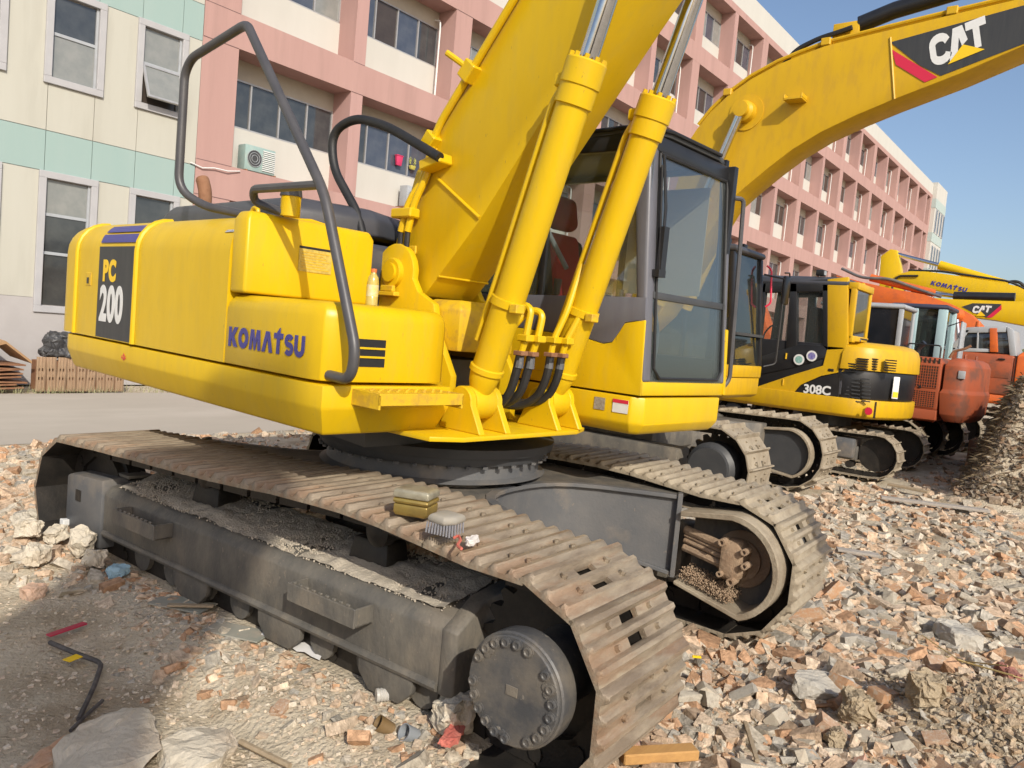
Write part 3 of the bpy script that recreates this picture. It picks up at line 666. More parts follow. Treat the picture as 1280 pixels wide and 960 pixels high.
# ---- upper body (x forward, y left, z up; turned against the tracks)
def B_(mb, name, m_, parent=ex, bevel=0, seg=2, **kw): return mb.build(name, m_, parent, bevel, seg, xf=U, **kw)
deck = [(.74, -1.355), (.74, -.60), (.40, -.60), (.40, .33), (-.46, .33), (-.46, 1.355), (-2.40, 1.355), (-2.50, 1.33), (-2.555, 1.24), (-2.70, .4), (-2.70, -.4), (-2.555, -1.24), (-2.50, -1.33), (-2.40, -1.355)]
skirt = B_(MB().slab(deck, [(1.155, .055), (1.165, .045), (1.27, .004), (1.283, 0), (1.383, 0)]), 'platform_skirt', YEL, bevel=.008, bang=8)
B_(MB().slab([(.42, .36), (.42, -.2), (.4, -.85), (-.7, -.7), (-.8, .9), (-.3, 1.0)][::-1], [(1.03, 0), (1.155, 0)]), 'underside_frame', DGRY)
def xsec(y0, y1, shrink=0, r=.20, zt=2.165, zb=1.398):
    """cross section (y,z) of the engine house between two half widths"""
    s = shrink; zt -= s*1.2; y0 += s; y1 -= s
    p = [(y0, zb)] + [(y0+r-r*math.cos(R(a)), zt-r+r*math.sin(R(a))) for a in (0, 15, 30, 45, 60, 75, 90)]
    p += [((y0+y1)/2, zt+.03)] + [(y1-r+r*math.sin(R(a)), zt-r+r*math.cos(R(a))) for a in (0, 15, 30, 45, 60, 75, 90)] + [(y1, zb)]
    return p
def house(xs, y0, y1, name, m_, bev=0):
    return B_(MB().loft([[(x, y, z) for y, z in xsec(y0, y1, s)] for x, s in xs]), name, m_, bevel=bev)
cwt = house([(-2.66, .11), (-2.645, .07), (-2.60, .03), (-2.52, .006), (-2.46, 0), (-1.905, 0)], -1.355, 1.355, 'counterweight', YEL)
d1 = house([(-1.895, 0), (-1.30, 0)], -1.355, 1.355, 'side_door', YEL)
d2 = house([(-1.29, 0), (-.155, 0)], -1.355, -.45, 'side_door', YEL)
house([(-1.285, .01), (-.47, .01)], -.44, 1.35, 'engine_cover', YEL)
def rib(x, r_, name, par):
    pts = [(x, y, z) for y, z in xsec(-1.355, 1.355)[:8]]; return B_(MB().tube(pts, r_, 8), name, YEL, par)
rib(-1.295, .019, 'door_bead', d2); rib(-2.30, .016, 'edge_bead', cwt)
B_(MB().box((-2.12, -1.360, 1.73), (-2.02, -1.352, 1.82)), 'door_latch', YELW, d1, .004, 1)
B_(MB().box((-2.085, -1.364, 1.745), (-2.055, -1.357, 1.785)), 'latch_slot', BLKP, d1)
# charcoal panel, blue bars and PC 200
Ux = U.to_3x3()
def sidem(x, z, y=-1.3585): return U @ frame_mtx((x, y, z), (1, 0, 0), (0, 0, 1))
stripe = flat('charcoal_panel', [[(0, 0), (.585, 0), (.585, .585), (.0, .585)]], sidem(-1.895, 1.405, -1.3570), BLKD, d1)
for z0, h in ((2.015, .055), (2.085, .045)):
    pts = []
    a = [(y, z) for y, z in xsec(-1.358, 1.358, 0, .20, 2.168)[:8]]
    sgs = [p for p in a if z0-.001 <= p[1] <= z0+h+.03]
    def yz(z): 
        r = .2; c = 2.168-r; t = max(0, min(1, (z-c)/r)); return -1.358-.002+r-r*math.sqrt(1-t*t)
    zs = [z0+h*i/6 for i in range(7)]
    q = MB(); q.loft([[(x, yz(z)-.001, z) for z in zs] for x in (-1.885, -1.32)], cap=False, closed=False); B_(q, 'blue_bar', BLUED, d1)
text('lettering', 'PC', .125, sidem(-1.815, 1.775, -1.3595), YELD, d1, .075, 1.18, .9)
text('lettering', '200', .215, sidem(-1.845, 1.52, -1.3595), WHT, d1, .055, 1.07, .78)
# tank, tool box, step
tank = B_(MB().slab([(0, -1.352), (0, -.585), (-.30, -.585), (-.30, -.9), (-.145, -1.0), (-.145, -1.352)], [(1.757, 0), (2.12, 0), (2.165, .02)]), 'fuel_tank', YEL, bevel=.016, seg=3)
flat('instruction_plate', [[(0, 0), (.20, 0), (.20, .13), (0, .13)]], U @ frame_mtx((.003, -1.06, 1.90), (0, 1, 0), (0, 0, 1)), mat('old_sticker', (.60, .45, .09), .6, 0, (.35, .25, .06), 60, .8), tank)
flat('plate_header', [[(0, 0), (.20, 0), (.20, .012), (0, .012)]], U @ frame_mtx((.0045, -1.06, 2.018), (0, 1, 0), (0, 0, 1)), BLKP, tank)
for k in range(7): flat('plate_line', [[(0, 0), (.17-.02*(k % 3), 0), (.17-.02*(k % 3), .004), (0, .004)]], U @ frame_mtx((.0045, -1.045, 1.914+k*.014), (0, 1, 0), (0, 0, 1)), YELW, tank)
flat('sticker', [[(0, 0), (.085, .0), (.085, .16), (0, .16)]], U @ frame_mtx((-.26, -1.335, 2.06), (1, .0, 0), (-.12, .72, .68)), mat('silver_sticker', (.45, .45, .47), .4, 0, (.10, .08, .12), 60, .7), d2)
box_pl = [(-.145, -1.355), (.60, -1.355), (.685, -1.335), (.725, -1.27), (.735, -1.2), (.735, -.76), (.715, -.66), (.66, -.60), (.58, -.575), (-.145, -.575)]
tb = B_(MB().slab(box_pl, [(1.398, 0), (1.675, 0), (1.71, .007), (1.735, .025), (1.748, .055), (1.75, .10)]), 'tool_box', YEL, bevel=.006, seg=2, ang=40, bang=40)
glyphs('lettering', 'KOMATSU', .098, sidem(-.105, 1.487, -1.3590), BLUED, tb, .055, 0, 1.02)
B_(MB().box((.7345, -1.225, 1.470), (.738, -1.03, 1.595)), 'vent', BLKP, tb)
for z in (1.51, 1.55): B_(MB().box((.736, -1.222, z), (.744, -1.033, z+.009)), 'vent_slat', YEL, tb)
q = MB(); q.prism([(.735, 1.372), (.94, 1.372), (.94, 1.318), (.93, 1.318), (.93, 1.362), (.735, 1.362)], 'y', -1.20, -.70)
q.box((.735, -1.2, 1.30), (.94, -1.19, 1.366)).box((.735, -.71, 1.30), (.94, -.70, 1.366)); B_(q, 'boarding_step', YELW, bevel=.002, seg=1)
q = MB()
for i in range(9):
    for j in range(3): q.cyl((.77+j*.055, -1.16+i*.052, 1.371), (.77+j*.055, -1.16+i*.052, 1.377), .008, .006, 6)
st_ = B_(q, 'anti_slip_studs', YELW); st_['kind'] = 'stuff'
# warning marks on the skirt
for k, (x, z) in enumerate(((-1.42, 1.315), (-1.42, 1.29), (-1.445, 1.30), (-1.40, 1.30))): flat('red_mark', [[(0, 0), (.022, .0), (.011, .02)]], sidem(x, z, -1.3585), REDD, skirt)
# handrail
P = [(.700, 1.425), (.86, 1.420), (.88, 1.55), (.565, 2.22), (-.23, 3.10), (-.29, 3.105), (-.84, 3.04), (-.92, 2.97), (-.915, 2.32), (-.78, 2.235), (-.42, 2.185)]
hr = B_(MB().tube(fillet([(x, -1.30+(.0 if i < 9 else .09*(i-8)), z) for i, (x, z) in enumerate(P)], .10, 6), .024, 12), 'handrail', PIPE)
B_(MB().tube(fillet([(.53, -1.30, 2.262), (-.07, -1.30, 2.275), (-.12, -1.26, 2.22), (.03, -1.18, 2.175)], .05, 5), .021, 10), 'rail_brace', PIPE, hr)
B_(MB().cyl((.04, -1.15, 2.16), (.04, -1.15, 2.26), .05, .05, 16), 'filler_neck', YEL, tank)
B_(MB().cyl((.04, -1.15, 2.26), (.04, -1.15, 2.30), .056, .05, 16), 'filler_cap', DGRY, tank)
B_(MB().tube(fillet([(-.32, -1.16, 2.16), (-.32, -1.16, 2.215), (-.26, -1.16, 2.215), (-.26, -1.16, 2.16)], .03), .012, 8), 'lifting_eye', YEL, d2)
# dark bonnet and exhaust
hp = [(-1.95, -.95), (-.35, -.95), (-.22, -.40), (-.50, .25), (-1.95, .25)]
B_(MB().slab(hp, [(2.17, 0), (2.27, .01), (2.33, .06), (2.345, .14)]), 'engine_bonnet', HOODG, bevel=.02, seg=3)
q = MB()
for k in range(5): q.tube([(-.55+k*.05, -.50, 2.20+k*0), (-.55+k*.05, .2, 2.20)], .02, 6)
B_(MB().slab([(-.30, -.60), (-.12, -.60), (-.12, .25), (-.30, .25)], [(1.7, 0), (2.09, 0), (2.12, .03)]), 'pump_cover', HOODG, bevel=.012)
B_(MB().tube(fillet([(-1.80, -.72, 2.3), (-1.80, -.72, 2.46), (-1.86, -.72, 2.55)], .06), .045, 12), 'exhaust_pipe', RUST)
# centre frame plates, boom foot
webp = [(-.5, 1.17), (.55, 1.17), (.55, 1.42), (.42, 1.62), (.36, 1.80), (.22, 1.86)] + arc(0, 1.96, .17, -10, 170, 10) + [(-.30, 1.6), (-.5, 1.5)]
for y in (-.43, .065):
    wp = B_(MB().prism(webp, 'y', y, y+.045), 'boom_bracket', YEL, bevel=.006)
    B_(MB().lathe((0, y if y < 0 else y+.045, 1.96), (0, -1 if y < 0 else 1, 0), [(0, .085), (.025, .085), (.03, .078), (.03, .055), (.045, .055), (.048, 0)], 24), 'boom_pin', YEL, wp)
    if y < 0: B_(MB().box((-.08, -.475, 1.825), (.07, -.432, 1.85)).box((-.06, -.475, 1.85), (.05, -.45, 1.885)), 'pin_lock', YELW, wp, .004, 1)
B_(MB().slab([(.20, -.38), (.53, -.38), (.53, .06), (.20, .06)], [(1.55, 0), (1.78, 0), (1.83, .05)]), 'frame_cross_box', YELW, bevel=.012)
B_(MB().slab([(-.45, -.38), (.40, -.38), (.40, .06), (-.45, .06)], [(1.17, 0), (1.50, 0)]), 'frame_centre_box', DGRY)
B_(MB().slab([(.30, -.90), (.90, -.86), (.97, -.70), (.95, .20), (.88, .36), (.30, .36)], [(1.142, 0), (1.166, 0)]), 'cylinder_base_plate', YEL, bevel=.004)
# boom
LY, RYb = .035, -.355
top = [(-.13, 2.06), (.035, 2.55), (.74, 3.375), (1.92, 4.78), (2.5, 5.28), (3.2, 5.58), (5.0, 5.75)]
bot = [(5.05, 5.35), (3.35, 4.98), (2.75, 4.70), (2.20, 4.25), (1.36, 3.235), (.59, 2.26), (.19, 1.84), (.0, 1.80), (-.14, 1.90)]
bp = top+bot
boom = B_(MB().prism(bp, 'y', RYb, LY), 'boom', YEL, bevel=.006, seg=2)
def onboom(x, z, d=.004): return (x, RYb-d, z)
B_(MB().tube([onboom(.226, 2.50), onboom(.59, 2.27)], .010, 8), 'weld_bead', YEL, boom)
B_(MB().tube([(.30, RYb-.002, 1.955), (.305, LY, 1.955)], .007, 8), 'weld_bead', YEL, boom)
for dy in (.01, .06):
    yp = RYb-.028 if dy < .02 else RYb+.02
    B_(MB().tube(fillet([(3.0, yp, 5.53), (1.90+dy*.2, yp, 4.77), (.745-dy*.4, yp, 3.375), (.215-dy*.4, yp, 2.765), (.13+dy*.6, RYb-.02-dy*.2, 2.50), (.035+dy*1.1, RYb-.05, 2.37), (-.01+dy*1.2, RYb-.05, 2.20)], .1, 5), .021, 10), 'boom_pipe', YEL, boom)
    B_(MB().tube([(-.01+dy*1.2, RYb-.05, 2.26), (-.01+dy*1.2, RYb-.05, 2.11)], .016, 8), 'pipe_end_hose', BLK, boom)
for x, z in ((.455, 3.045), (.185, 2.70)):
    d = Vector((.64, 0, .77)); B_(MB().box((x-.06, RYb-.06, z-.05), (x+.03, RYb+.08, z+.05), Matrix.Rotation(R(40), 3, 'Y')), 'pipe_clamp', YEL, boom, .006, 1)
B_(MB().box((-.06, RYb-.09, 2.275), (.12, RYb-.015, 2.33)), 'pipe_clamp', YEL, boom, .008, 1)
B_(MB().tube(fillet([(.45, RYb-.02, 3.05), (.40, RYb-.06, 3.09), (.33, RYb-.10, 3.14)], .03), [.02]*3 if False else .017, 8), 'grease_fitting', YEL, boom)
B_(MB().box((.17, RYb-.10, 2.545), (.34, RYb-.0, 2.60), Matrix.Rotation(R(-12), 3, 'Y')), 'hose_bracket', YEL, boom, .006, 1)
B_(MB().box((.02, RYb-.014, 2.075), (.10, RYb, 2.125)), 'grease_block', YELW, boom, .005, 1)
B_(MB().tube(fillet([(-.23, -.50, 2.16), (-.30, -.50, 2.30), (-.56, -.52, 2.58), (-.60, -.52, 2.80), (-.40, -.50, 2.87), (-.12, -.48, 2.80), (.34, -.45, 2.585)], .16, 7), .027, 12), 'return_hose', BLK)
# arm and bucket, beyond the top of the picture
B_(MB().prism([(4.85, 5.75), (5.15, 5.65), (5.30, 5.1), (5.42, 3.0), (5.22, 2.9), (4.98, 4.9), (4.75, 5.45)], 'y', -.31, -.01), 'dipper_arm', YEL, bevel=.01)
bkp = [(5.25, 2.95), (5.55, 3.0), (6.0, 2.75), (6.05, 2.3), (5.7, 1.95), (5.2, 2.0), (4.95, 2.25), (5.02, 2.33), (5.3, 2.12), (5.62, 2.1), (5.9, 2.4), (5.85, 2.65), (5.5, 2.85)]
# boom cylinders
ax = Vector((.514, 0, 1.624)).normalized(); side = Vector((-ax.z, 0, ax.x))
for y in (-.462, .142):
    b0 = Vector((.79, y, 1.31)); h0 = Vector((1.304, y, 2.934))
    cy = B_(MB().lathe(b0, ax, [(.05, .05), (.11, .072), (.15, .079), (1.50, .079), (1.505, .090), (1.59, .090), (1.595, .096), (1.70, .096), (1.708, .090), (1.712, .056), (1.66, .05)], 32), 'boom_cylinder', YEL)
    B_(MB().cyl(b0-Vector((0, .075, 0)), b0+Vector((0, .075, 0)), .085, None, 24), 'cylinder_eye', YEL, cy, .008)
    B_(MB().cyl(b0+ax*1.65, b0+ax*2.95, .046, None, 20), 'piston_rod', CHROME, cy)
    e = b0+ax*2.98; B_(MB().cyl(e-Vector((0, .07, 0)), e+Vector((0, .07, 0)), .1, None, 24), 'rod_eye', YEL, cy, .008)
    q = MB()
    for i in range(10):
        a = 2*PI*i/10; c = b0+ax*1.706+(Vector((0, 1, 0))*math.cos(a)+side*math.sin(a))*.080; q.cyl(c, c+ax*.02, .012, None, 6)
    B_(q, 'gland_bolts', YEL, cy)
    B_(MB().lathe(b0+ax*.165, ax, [(0, .083), (.005, .089), (.03, .089), (.035, .083)], 32), 'base_ring', YEL, cy)
    B_(MB().lathe(b0+ax*.52, ax, [(0, .083), (.002, .091), (.04, .091), (.042, .083)], 32), 'band_clamp', YEL, cy)
    c = b0+ax*.54+Vector((.0, -.04, 0))-side*.095; B_(MB().box(c-Vector((.02, .03, .022)), c+Vector((.03, .03, .022))), 'clamp_bolt', YELW, cy, .004, 1)
    o_ = side*.108+Vector((0, -.02, 0))
    B_(MB().tube(fillet([b0+ax*.30+o_, b0+ax*1.50+o_, b0+ax*1.60+side*.085], .05), .017, 8), 'oil_pipe', YEL, cy)
    c = b0+ax*1.60+side*.10; B_(MB().box(c-Vector((.03, .04, .03)), c+Vector((.03, .04, .03))), 'pipe_block', YEL, cy, .008, 1)
    for yy in (y-.115, y+.075):      # lugs on the base plate
        pl = [(.64, 1.166), (.95, 1.166)] + arc(.79, 1.315, .08, -5, 185, 10)
        B_(MB().prism(pl, 'y', yy, yy+.04), 'cylinder_lug', YEL, cy, .005, 1)
    # pipes and hoses on the inner side
    for k, dx in enumerate((0, .055)):
        ys = y+.16+dx
        if y < 0:
            A = [(.83+dx*.6, ys-.06, 1.72), (.87+dx*.6, ys, 1.83-dx*.4), (.95+dx*.6, ys+.02, 1.82-dx*.4), (.945+dx*.6, ys, 1.66), (.92+dx*.5, ys, 1.57)]
            H = [(.92+dx*.5, ys, 1.58), (.90+dx*.5, ys, 1.47), (.87+dx*.4, ys, 1.36), (.78, ys, 1.27+dx*.3), (.66, ys-.03, 1.30+dx*.3)]
        else:
            ys = y-.16+dx
            A = [b0+ax*.78+side*.10+Vector((dx*.6, -.02, 0)), (.93+dx, ys+.05, 1.82), (.895+dx*.8, ys, 1.66), (.885+dx*.6, ys, 1.57)]
            H = [(.885+dx*.6, ys, 1.58), (.875+dx*.6, ys, 1.46), (.82+dx*.5, ys, 1.33), (.70, ys-.04, 1.265+dx*.3), (.55, ys-.1, 1.29+dx*.3)]
        B_(MB().tube(fillet(A, .05), .019, 10), 'cylinder_pipe', YEL, cy)
        B_(MB().tube(fillet(H, .09), .0235, 10), 'cylinder_hose', BLK, cy)
        c = Vector(H[0]); B_(MB().box(c-Vector((.03, .025, .012)), c+Vector((.03, .025, .012))), 'hose_flange', RUST, cy, .003, 1)
        B_(MB().cyl(c-Vector((.0, 0, .012)), c-Vector((.005, 0, .075)), .020, .025, 10), 'hose_ferrule', STEELG, cy)
        c = Vector(A[-2]); B_(MB().box(c-Vector((.035, .03, .018)), c+Vector((.035, .03, .018))), 'pipe_saddle', YEL, cy, .005, 1)

# ---- cab
CY0, CY1 = .375, 1.335; FX = 1.235; RX = -.46; ZR = 2.93
def fx(z): return FX - max(0, z-1.5)*.085
cabf = [(RX, CY0-.01), (FX-.06, CY0-.01), (FX, CY0+.05), (FX, CY1-.05), (FX-.06, CY1+.005), (RX, CY1+.005)]
B_(MB().slab(cabf, [(1.168, .05), (1.185, .03), (1.225, .004), (1.24, 0), (1.383, 0)]), 'cab_floor_box', YEL, bevel=.01, bang=8)
side_lo = [(RX, 1.395), (FX-.005, 1.395), (fx(1.82)-.0, 1.815), (1.075, 1.79), (1.045, 1.74), (1.0, 1.675), (.94, 1.662), (.78, 1.69), (RX, 1.74)]
clo = B_(MB().prism(side_lo, 'y', CY0, CY0+.04), 'cab_lower_panel', YEL, bevel=.005)
B_(MB().prism([(RX, 1.743), (.78, 1.693), (.94, 1.665), (1.0, 1.678), (1.045, 1.743), (1.075, 1.793), (fx(1.82), 1.818), (fx(1.94), 1.94), (RX, 1.905)], 'y', CY0+.002, CY0+.04), 'cab_waist_trim', GRYP, bevel=.004)
q = MB(); q.prism([(1.13, 1.93), (fx(1.94), 1.93), (fx(2.82), 2.82), (1.02, 2.78)], 'y', CY0+.002, CY0+.10); B_(q, 'front_pillar', GRYP, bevel=.018, seg=3)
q = MB(); q.prism([(RX, 1.9), (RX+.12, 1.9), (RX+.12, 2.85), (RX, 2.85)], 'y', CY0+.002, CY0+.08); q.box((.40, CY0+.006, 1.9), (.44, CY0+.03, 2.8)); B_(q, 'rear_pillar', BLKP, bevel=.006)
B_(MB().prism([(RX, 2.80), (1.05, 2.76), (fx(2.82), 2.82), (1.0, 2.90), (RX, 2.90)], 'y', CY0+.002, CY0+.05), 'roof_rail', BLKP, bevel=.006)
pn = B_(MB().box((RX+.1, CY0+.018, 1.90), (1.15, CY0+.024, 2.82)), 'side_pane', GLASS)
# left wall
q = MB(); q.box((RX, CY1-.04, 1.39), (FX-.02, CY1, 1.62)).box((RX, CY1-.04, 1.62), (RX+.1, CY1, 2.85)).box((.34, CY1-.04, 1.62), (.40, CY1, 2.85)).box((1.10, CY1-.05, 1.62), (1.17, CY1, 2.85)).box((RX, CY1-.04, 2.82), (1.1, CY1, 2.90)); B_(q, 'door_wall', BLKP, bevel=.006)
B_(MB().box((RX+.1, CY1-.022, 1.62), (.34, CY1-.016, 2.82)).box((.40, CY1-.022, 1.62), (1.1, CY1-.016, 2.82)), 'door_pane', GLASS)
# rear wall
q = MB(); q.box((RX, CY0+.04, 1.39), (RX+.04, CY1-.04, 1.95)).box((RX, CY0+.04, 2.72), (RX+.04, CY1-.04, 2.9)); B_(q, 'cab_rear_wall', BLKP)
B_(MB().box((RX+.015, CY0+.04, 1.95), (RX+.02, CY1-.04, 2.72)), 'rear_pane', GLASS)
# front: pillars, sill, header
def fr(y0, y1, z0, z1, x_in, x_out): 
    return [[(fx(z)-x_in, y0, z), (fx(z)+x_out, y0, z), (fx(z)+x_out, y1, z), (fx(z)-x_in, y1, z)] for z in (z0, z1)]
B_(MB().loft(fr(CY0+.003, CY0+.085, 1.47, 2.82, .06, .004)), 'corner_post', GRYP, bevel=.02, seg=3)
B_(MB().loft(fr(CY1-.055, CY1+.002, 1.47, 2.82, .06, .004)), 'corner_post', GRYP, bevel=.018, seg=3)
B_(MB().loft(fr(CY1-.028, CY1+.006, 1.40, 1.82, .05, .012)), 'corner_guard', YEL, bevel=.008)
B_(MB().loft(fr(CY0+.002, CY1, 1.395, 1.475, .05, .002)), 'front_sill', YEL, bevel=.012)
B_(MB().loft(fr(CY0+.05, CY1-.03, 2.76, 2.85, .06, .004)), 'front_header', BLKP, bevel=.01)
gl = fr(CY0+.08, CY1-.05, 1.975, 2.77, .012, -.004); B_(MB().loft(gl), 'windscreen', GLASS)
gl = fr(CY0+.08, CY1-.05, 1.47, 1.945, .012, -.004); B_(MB().loft(gl), 'lower_windscreen', GLASS)
B_(MB().loft(fr(CY0+.07, CY1-.04, 1.94, 1.98, .03, .006)), 'screen_bar', DGRY, bevel=.004)
wsf = [(fx(z)+.004, y, z) for y, z in ((CY0+.10, 2.75), (CY1-.08, 2.75), (CY1-.065, 2.70), (CY1-.065, 1.55), (CY1-.12, 1.495), (CY0+.16, 1.495), (CY0+.098, 1.55), (CY0+.098, 2.72))]
B_(MB().tube(wsf+[wsf[0]], .010, 6), 'screen_seal', BLK)
# roof
ROOFZ = 0
roof = [(RX-.02, CY0+.0), (.95, CY0+.0), (1.08, CY0+.05), (1.13, CY0+.2), (1.13, CY1-.2), (1.08, CY1-.04), (.95, CY1), (RX-.02, CY1)]
rf_ = B_(MB().slab(roof, [(2.855, -.003), (2.875, -.008), (2.90, .0), (2.915, .05)]), 'cab_roof', DGRY, bevel=.006)
B_(MB().slab([(RX+.1, CY0+.15), (.8, CY0+.15), (.8, CY1-.15), (RX+.1, CY1-.15)], [(2.91, 0), (2.93, .02)]), 'roof_hatch', YEL, rf_, .006)
B_(MB().tube([(RX, CY0-.012, 2.885), (.94, CY0-.012, 2.885), (1.10, CY0+.05, 2.885), (1.145, CY0+.2, 2.885), (1.145, CY1-.2, 2.885)], .012, 8), 'rain_gutter', BLKP, rf_)
# wiper, grab rail
B_(MB().tube([(fx(2.75)+.03, CY0+.10, 2.74), (fx(2.5)+.035, CY0+.13, 2.45), (fx(2.1)+.03, CY0+.10, 2.12)], .009, 6).box((fx(2.1)+.01, CY0+.08, 2.10), (fx(2.1)+.04, CY0+.13, 2.34)).box((fx(2.1)+.0, CY0+.05, 2.06), (fx(2.1)+.05, CY0+.12, 2.10)), 'wiper', BLKP)
B_(MB().tube([(fx(2.7)+.03, CY0+.085, 2.68), (fx(2.1)+.03, CY0+.085, 2.1)], .006, 6), 'washer_hose', BLK)
B_(MB().tube(fillet([(1.16, CY1, 2.66), (1.20, CY1+.05, 2.66), (1.24, CY1+.05, 1.50), (1.22, CY1-.0, 1.44)], .06), .015, 8), 'grab_rail', PIPE)
B_(MB().box((.42, CY1-.07, 2.02), (1.02, CY1-.064, 2.72)), 'sun_blind', mat('beige_blind', (.42, .37, .27), .9))  # beige panel standing in for the reflection on the door window
# seat with red cover, levers
SEATD = mat('seat_black_fabric', (.02, .02, .02), .9); SEATR = mat('seat_red_cover', (.40, .012, .03), .85, 0, (.28, .01, .02), 6, .6)
st = B_(MB().slab([(.10, .64), (.58, .66), (.58, 1.10), (.10, 1.12)], [(1.62, .02), (1.66, 0), (1.74, 0), (1.77, .03)]), 'seat', SEATD, bevel=.02)
rt = Matrix.Rotation(R(-12), 3, 'Y')
B_(MB().box((.10, .64, 1.75), (.22, 1.12, 2.36), rt), 'seat_back', SEATD, st, .05, 3)
B_(MB().box((.11, .72, 1.80), (.235, 1.04, 2.375), rt), 'seat_cover', SEATR, st, .04, 3)
B_(MB().box((.06, .75, 2.40), (.185, 1.01, 2.63), rt), 'head_rest', SEATR, st, .055, 4)
glyphs('lettering', 'KOMATSU', .038, U @ frame_mtx((.195, .785, 2.205), (0, 1, 0), (-.2, 0, .98)), YELD, st, .06)
q = MB(); q.box((-.05, .44, 1.40), (.50, .60, 1.80)).box((-.05, 1.16, 1.40), (.50, 1.30, 1.80)).box((RX+.05, .42, 1.39), (1.18, 1.32, 1.405)).box((-.2, .6, 1.4), (.4, 1.14, 1.62)); B_(q, 'cab_console', DGRY, bevel=.02)
q = MB()
for y in (.78, .94): q.tube(fillet([(.92, y, 1.40), (.95, y, 1.75), (.88, y, 1.98)], .1), .014, 8).box((.90, y-.05, 1.42), (1.02, y+.05, 1.45))
for y in (.53, 1.22): q.tube([(.40, y, 1.78), (.43, y, 1.96)], .014, 8).cyl((.43, y, 1.94), (.435, y, 2.04), .022, .026, 10)
B_(q, 'control_levers', PIPE)
B_(MB().tube(fillet([(-.40, .50, 2.85), (.20, .46, 2.55), (.55, .46, 2.10)], .2), .016, 8), 'belt_pillar', LGRY)
flat('sticker', [[(0, 0), (.075, 0), (.075, .07), (0, .07)]], U @ frame_mtx((.93, CY0-.0135, 1.285), (1, 0, .0), (0, 0, 1)), mat('grey_sticker', (.35, .32, .27), .5, 0, (.12, .10, .08), 60, .7), clo)
stk = flat('sticker', [[(0, 0), (.105, 0), (.105, .075), (0, .075)]], U @ frame_mtx((1.06, CY0-.0135, 1.285), (1, 0, 0), (0, 0, 1)), WHT, clo)
flat('sticker_band', [[(0, 0), (.105, 0), (.105, .020), (0, .020)]], U @ frame_mtx((1.06, CY0-.0155, 1.34), (1, 0, 0), (0, 0, 1)), REDD, clo)
B_(MB().tube([(.40, CY0-.002, 1.466), (.72, CY0-.002, 1.46)], .003, 6), 'panel_crease', YELW, clo)

# ------------------------------------------------------------------ other machines in the row
class Rig:
    """a machine: root empty plus helpers that turn picture directions on its own side plane into local points"""
    def __init__(s, name, label, cx, cy, yaw, group='excavators parked in a row'):
        s.cx, s.cy, s.yaw = cx, cy, R(yaw); s.root = thing(name, label, 'excavator', (cx, cy, 0), s.yaw, group)
        s.inv = (Matrix.Translation((cx, cy, 0)) @ rotz(s.yaw)).inverted()
    def pp(s, px, X): return [(lambda q: (q.x, q.z))(s.inv @ PX(a, b, X)) for a, b in px]      # local (x,z)
    def ly(s, X): return (s.inv @ Vector((X, s.cy, 0))).y
    def B(s, mb, name, m_, bevel=0, seg=2, parent=None, **kw): return mb.build(name, m_, parent or s.root, bevel, seg, **kw)
    def decal(s, name, px, X, m_, parent=None, lift=.004):
        d = -lift
        P = [[(lambda q: (-q.y, q.z))(PX(a, b, X)) for a, b in px]]
        return flat(name, P, s.inv @ frame_mtx((X+d, 0, 0), (0, -1, 0), (0, 0, 1)), m_, parent or s.root)
    def letters(s, fn, txt, pxl, pxr, X, hpx, m_, parent=None, lift=.007, **kw):
        a = PX(*pxl, X); b = PX(*pxr, X); t = PX(pxl[0], pxl[1]-hpx, X); u = (b-a).normalized(); h = (t-a).length
        v = Vector((1, 0, 0)).cross(u); v = -v if v.z < 0 else v
        return fn('lettering', txt, h, s.inv @ frame_mtx(a-Vector((lift, 0, 0)), u, v), m_, parent or s.root, **kw)
def undercarriage(g, a, r, gauge, w_, k, shoe_mat, individual, prof=PROF1, pitch=.175, centre=True, zc=None, hub=None):
    zc = zc or r+.03; rt = g.root
    pth = loop_path((a, zc), r, (-a, zc-.01), r-.02, [(-a*.55, zc+r-.05), (0, zc+r-.055), (a*.5, zc+r-.03)], .03)
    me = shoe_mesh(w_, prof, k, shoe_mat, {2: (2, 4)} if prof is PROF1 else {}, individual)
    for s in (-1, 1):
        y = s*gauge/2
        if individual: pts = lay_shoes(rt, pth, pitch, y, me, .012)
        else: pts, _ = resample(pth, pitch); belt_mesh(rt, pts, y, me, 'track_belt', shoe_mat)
        chain(rt, pts, y, k*.9)
        sprocket(rt, a, y, zc, r*.82, k*.9)
        g.B(MB().lathe((-a, y-.09*k, zc), (0, 1, 0), [(0, r*.5), (0, r*.72), (.18*k, r*.72), (.18*k, r*.5)]), 'idler', DARKST)
        g.B(MB().lathe((a, y, zc), (0, s, 0), [(0, r*.6), (.22*k, r*.6), (.26*k, r*.5), (.30*k, r*.48), (.30*k, 0)], 32), 'final_drive', hub or HUBM)
        g.B(MB().box((-a+.25, y-.14*k, zc-.17*k), (a-.42*k, y+.16*k, zc+.12*k)), 'track_frame', STEEL, .02)
        n = 6
        for i in range(n): x = -a+.35+(2*a-.8)*i/(n-1); g.B(MB().cyl((x, y-.13*k, zc-.26*k), (x, y+.13*k, zc-.26*k), .075*k, None, 12), 'track_roller', DARKST)
    if centre:
        g.B(MB().slab([(-.75*k, -gauge/2+.2), (.75*k, -gauge/2+.2), (.75*k, gauge/2-.2), (-.75*k, gauge/2-.2)], [(zc-.05, .1), (zc, 0), (zc+r-.1, 0), (zc+r-.05, .1)]), 'centre_frame', STEEL, .01)
        g.B(MB().cyl((0, 0, zc+r-.08), (0, 0, zc+r+.18), .62*k, None, 40), 'slewing_bearing', DGRY)
    return zc
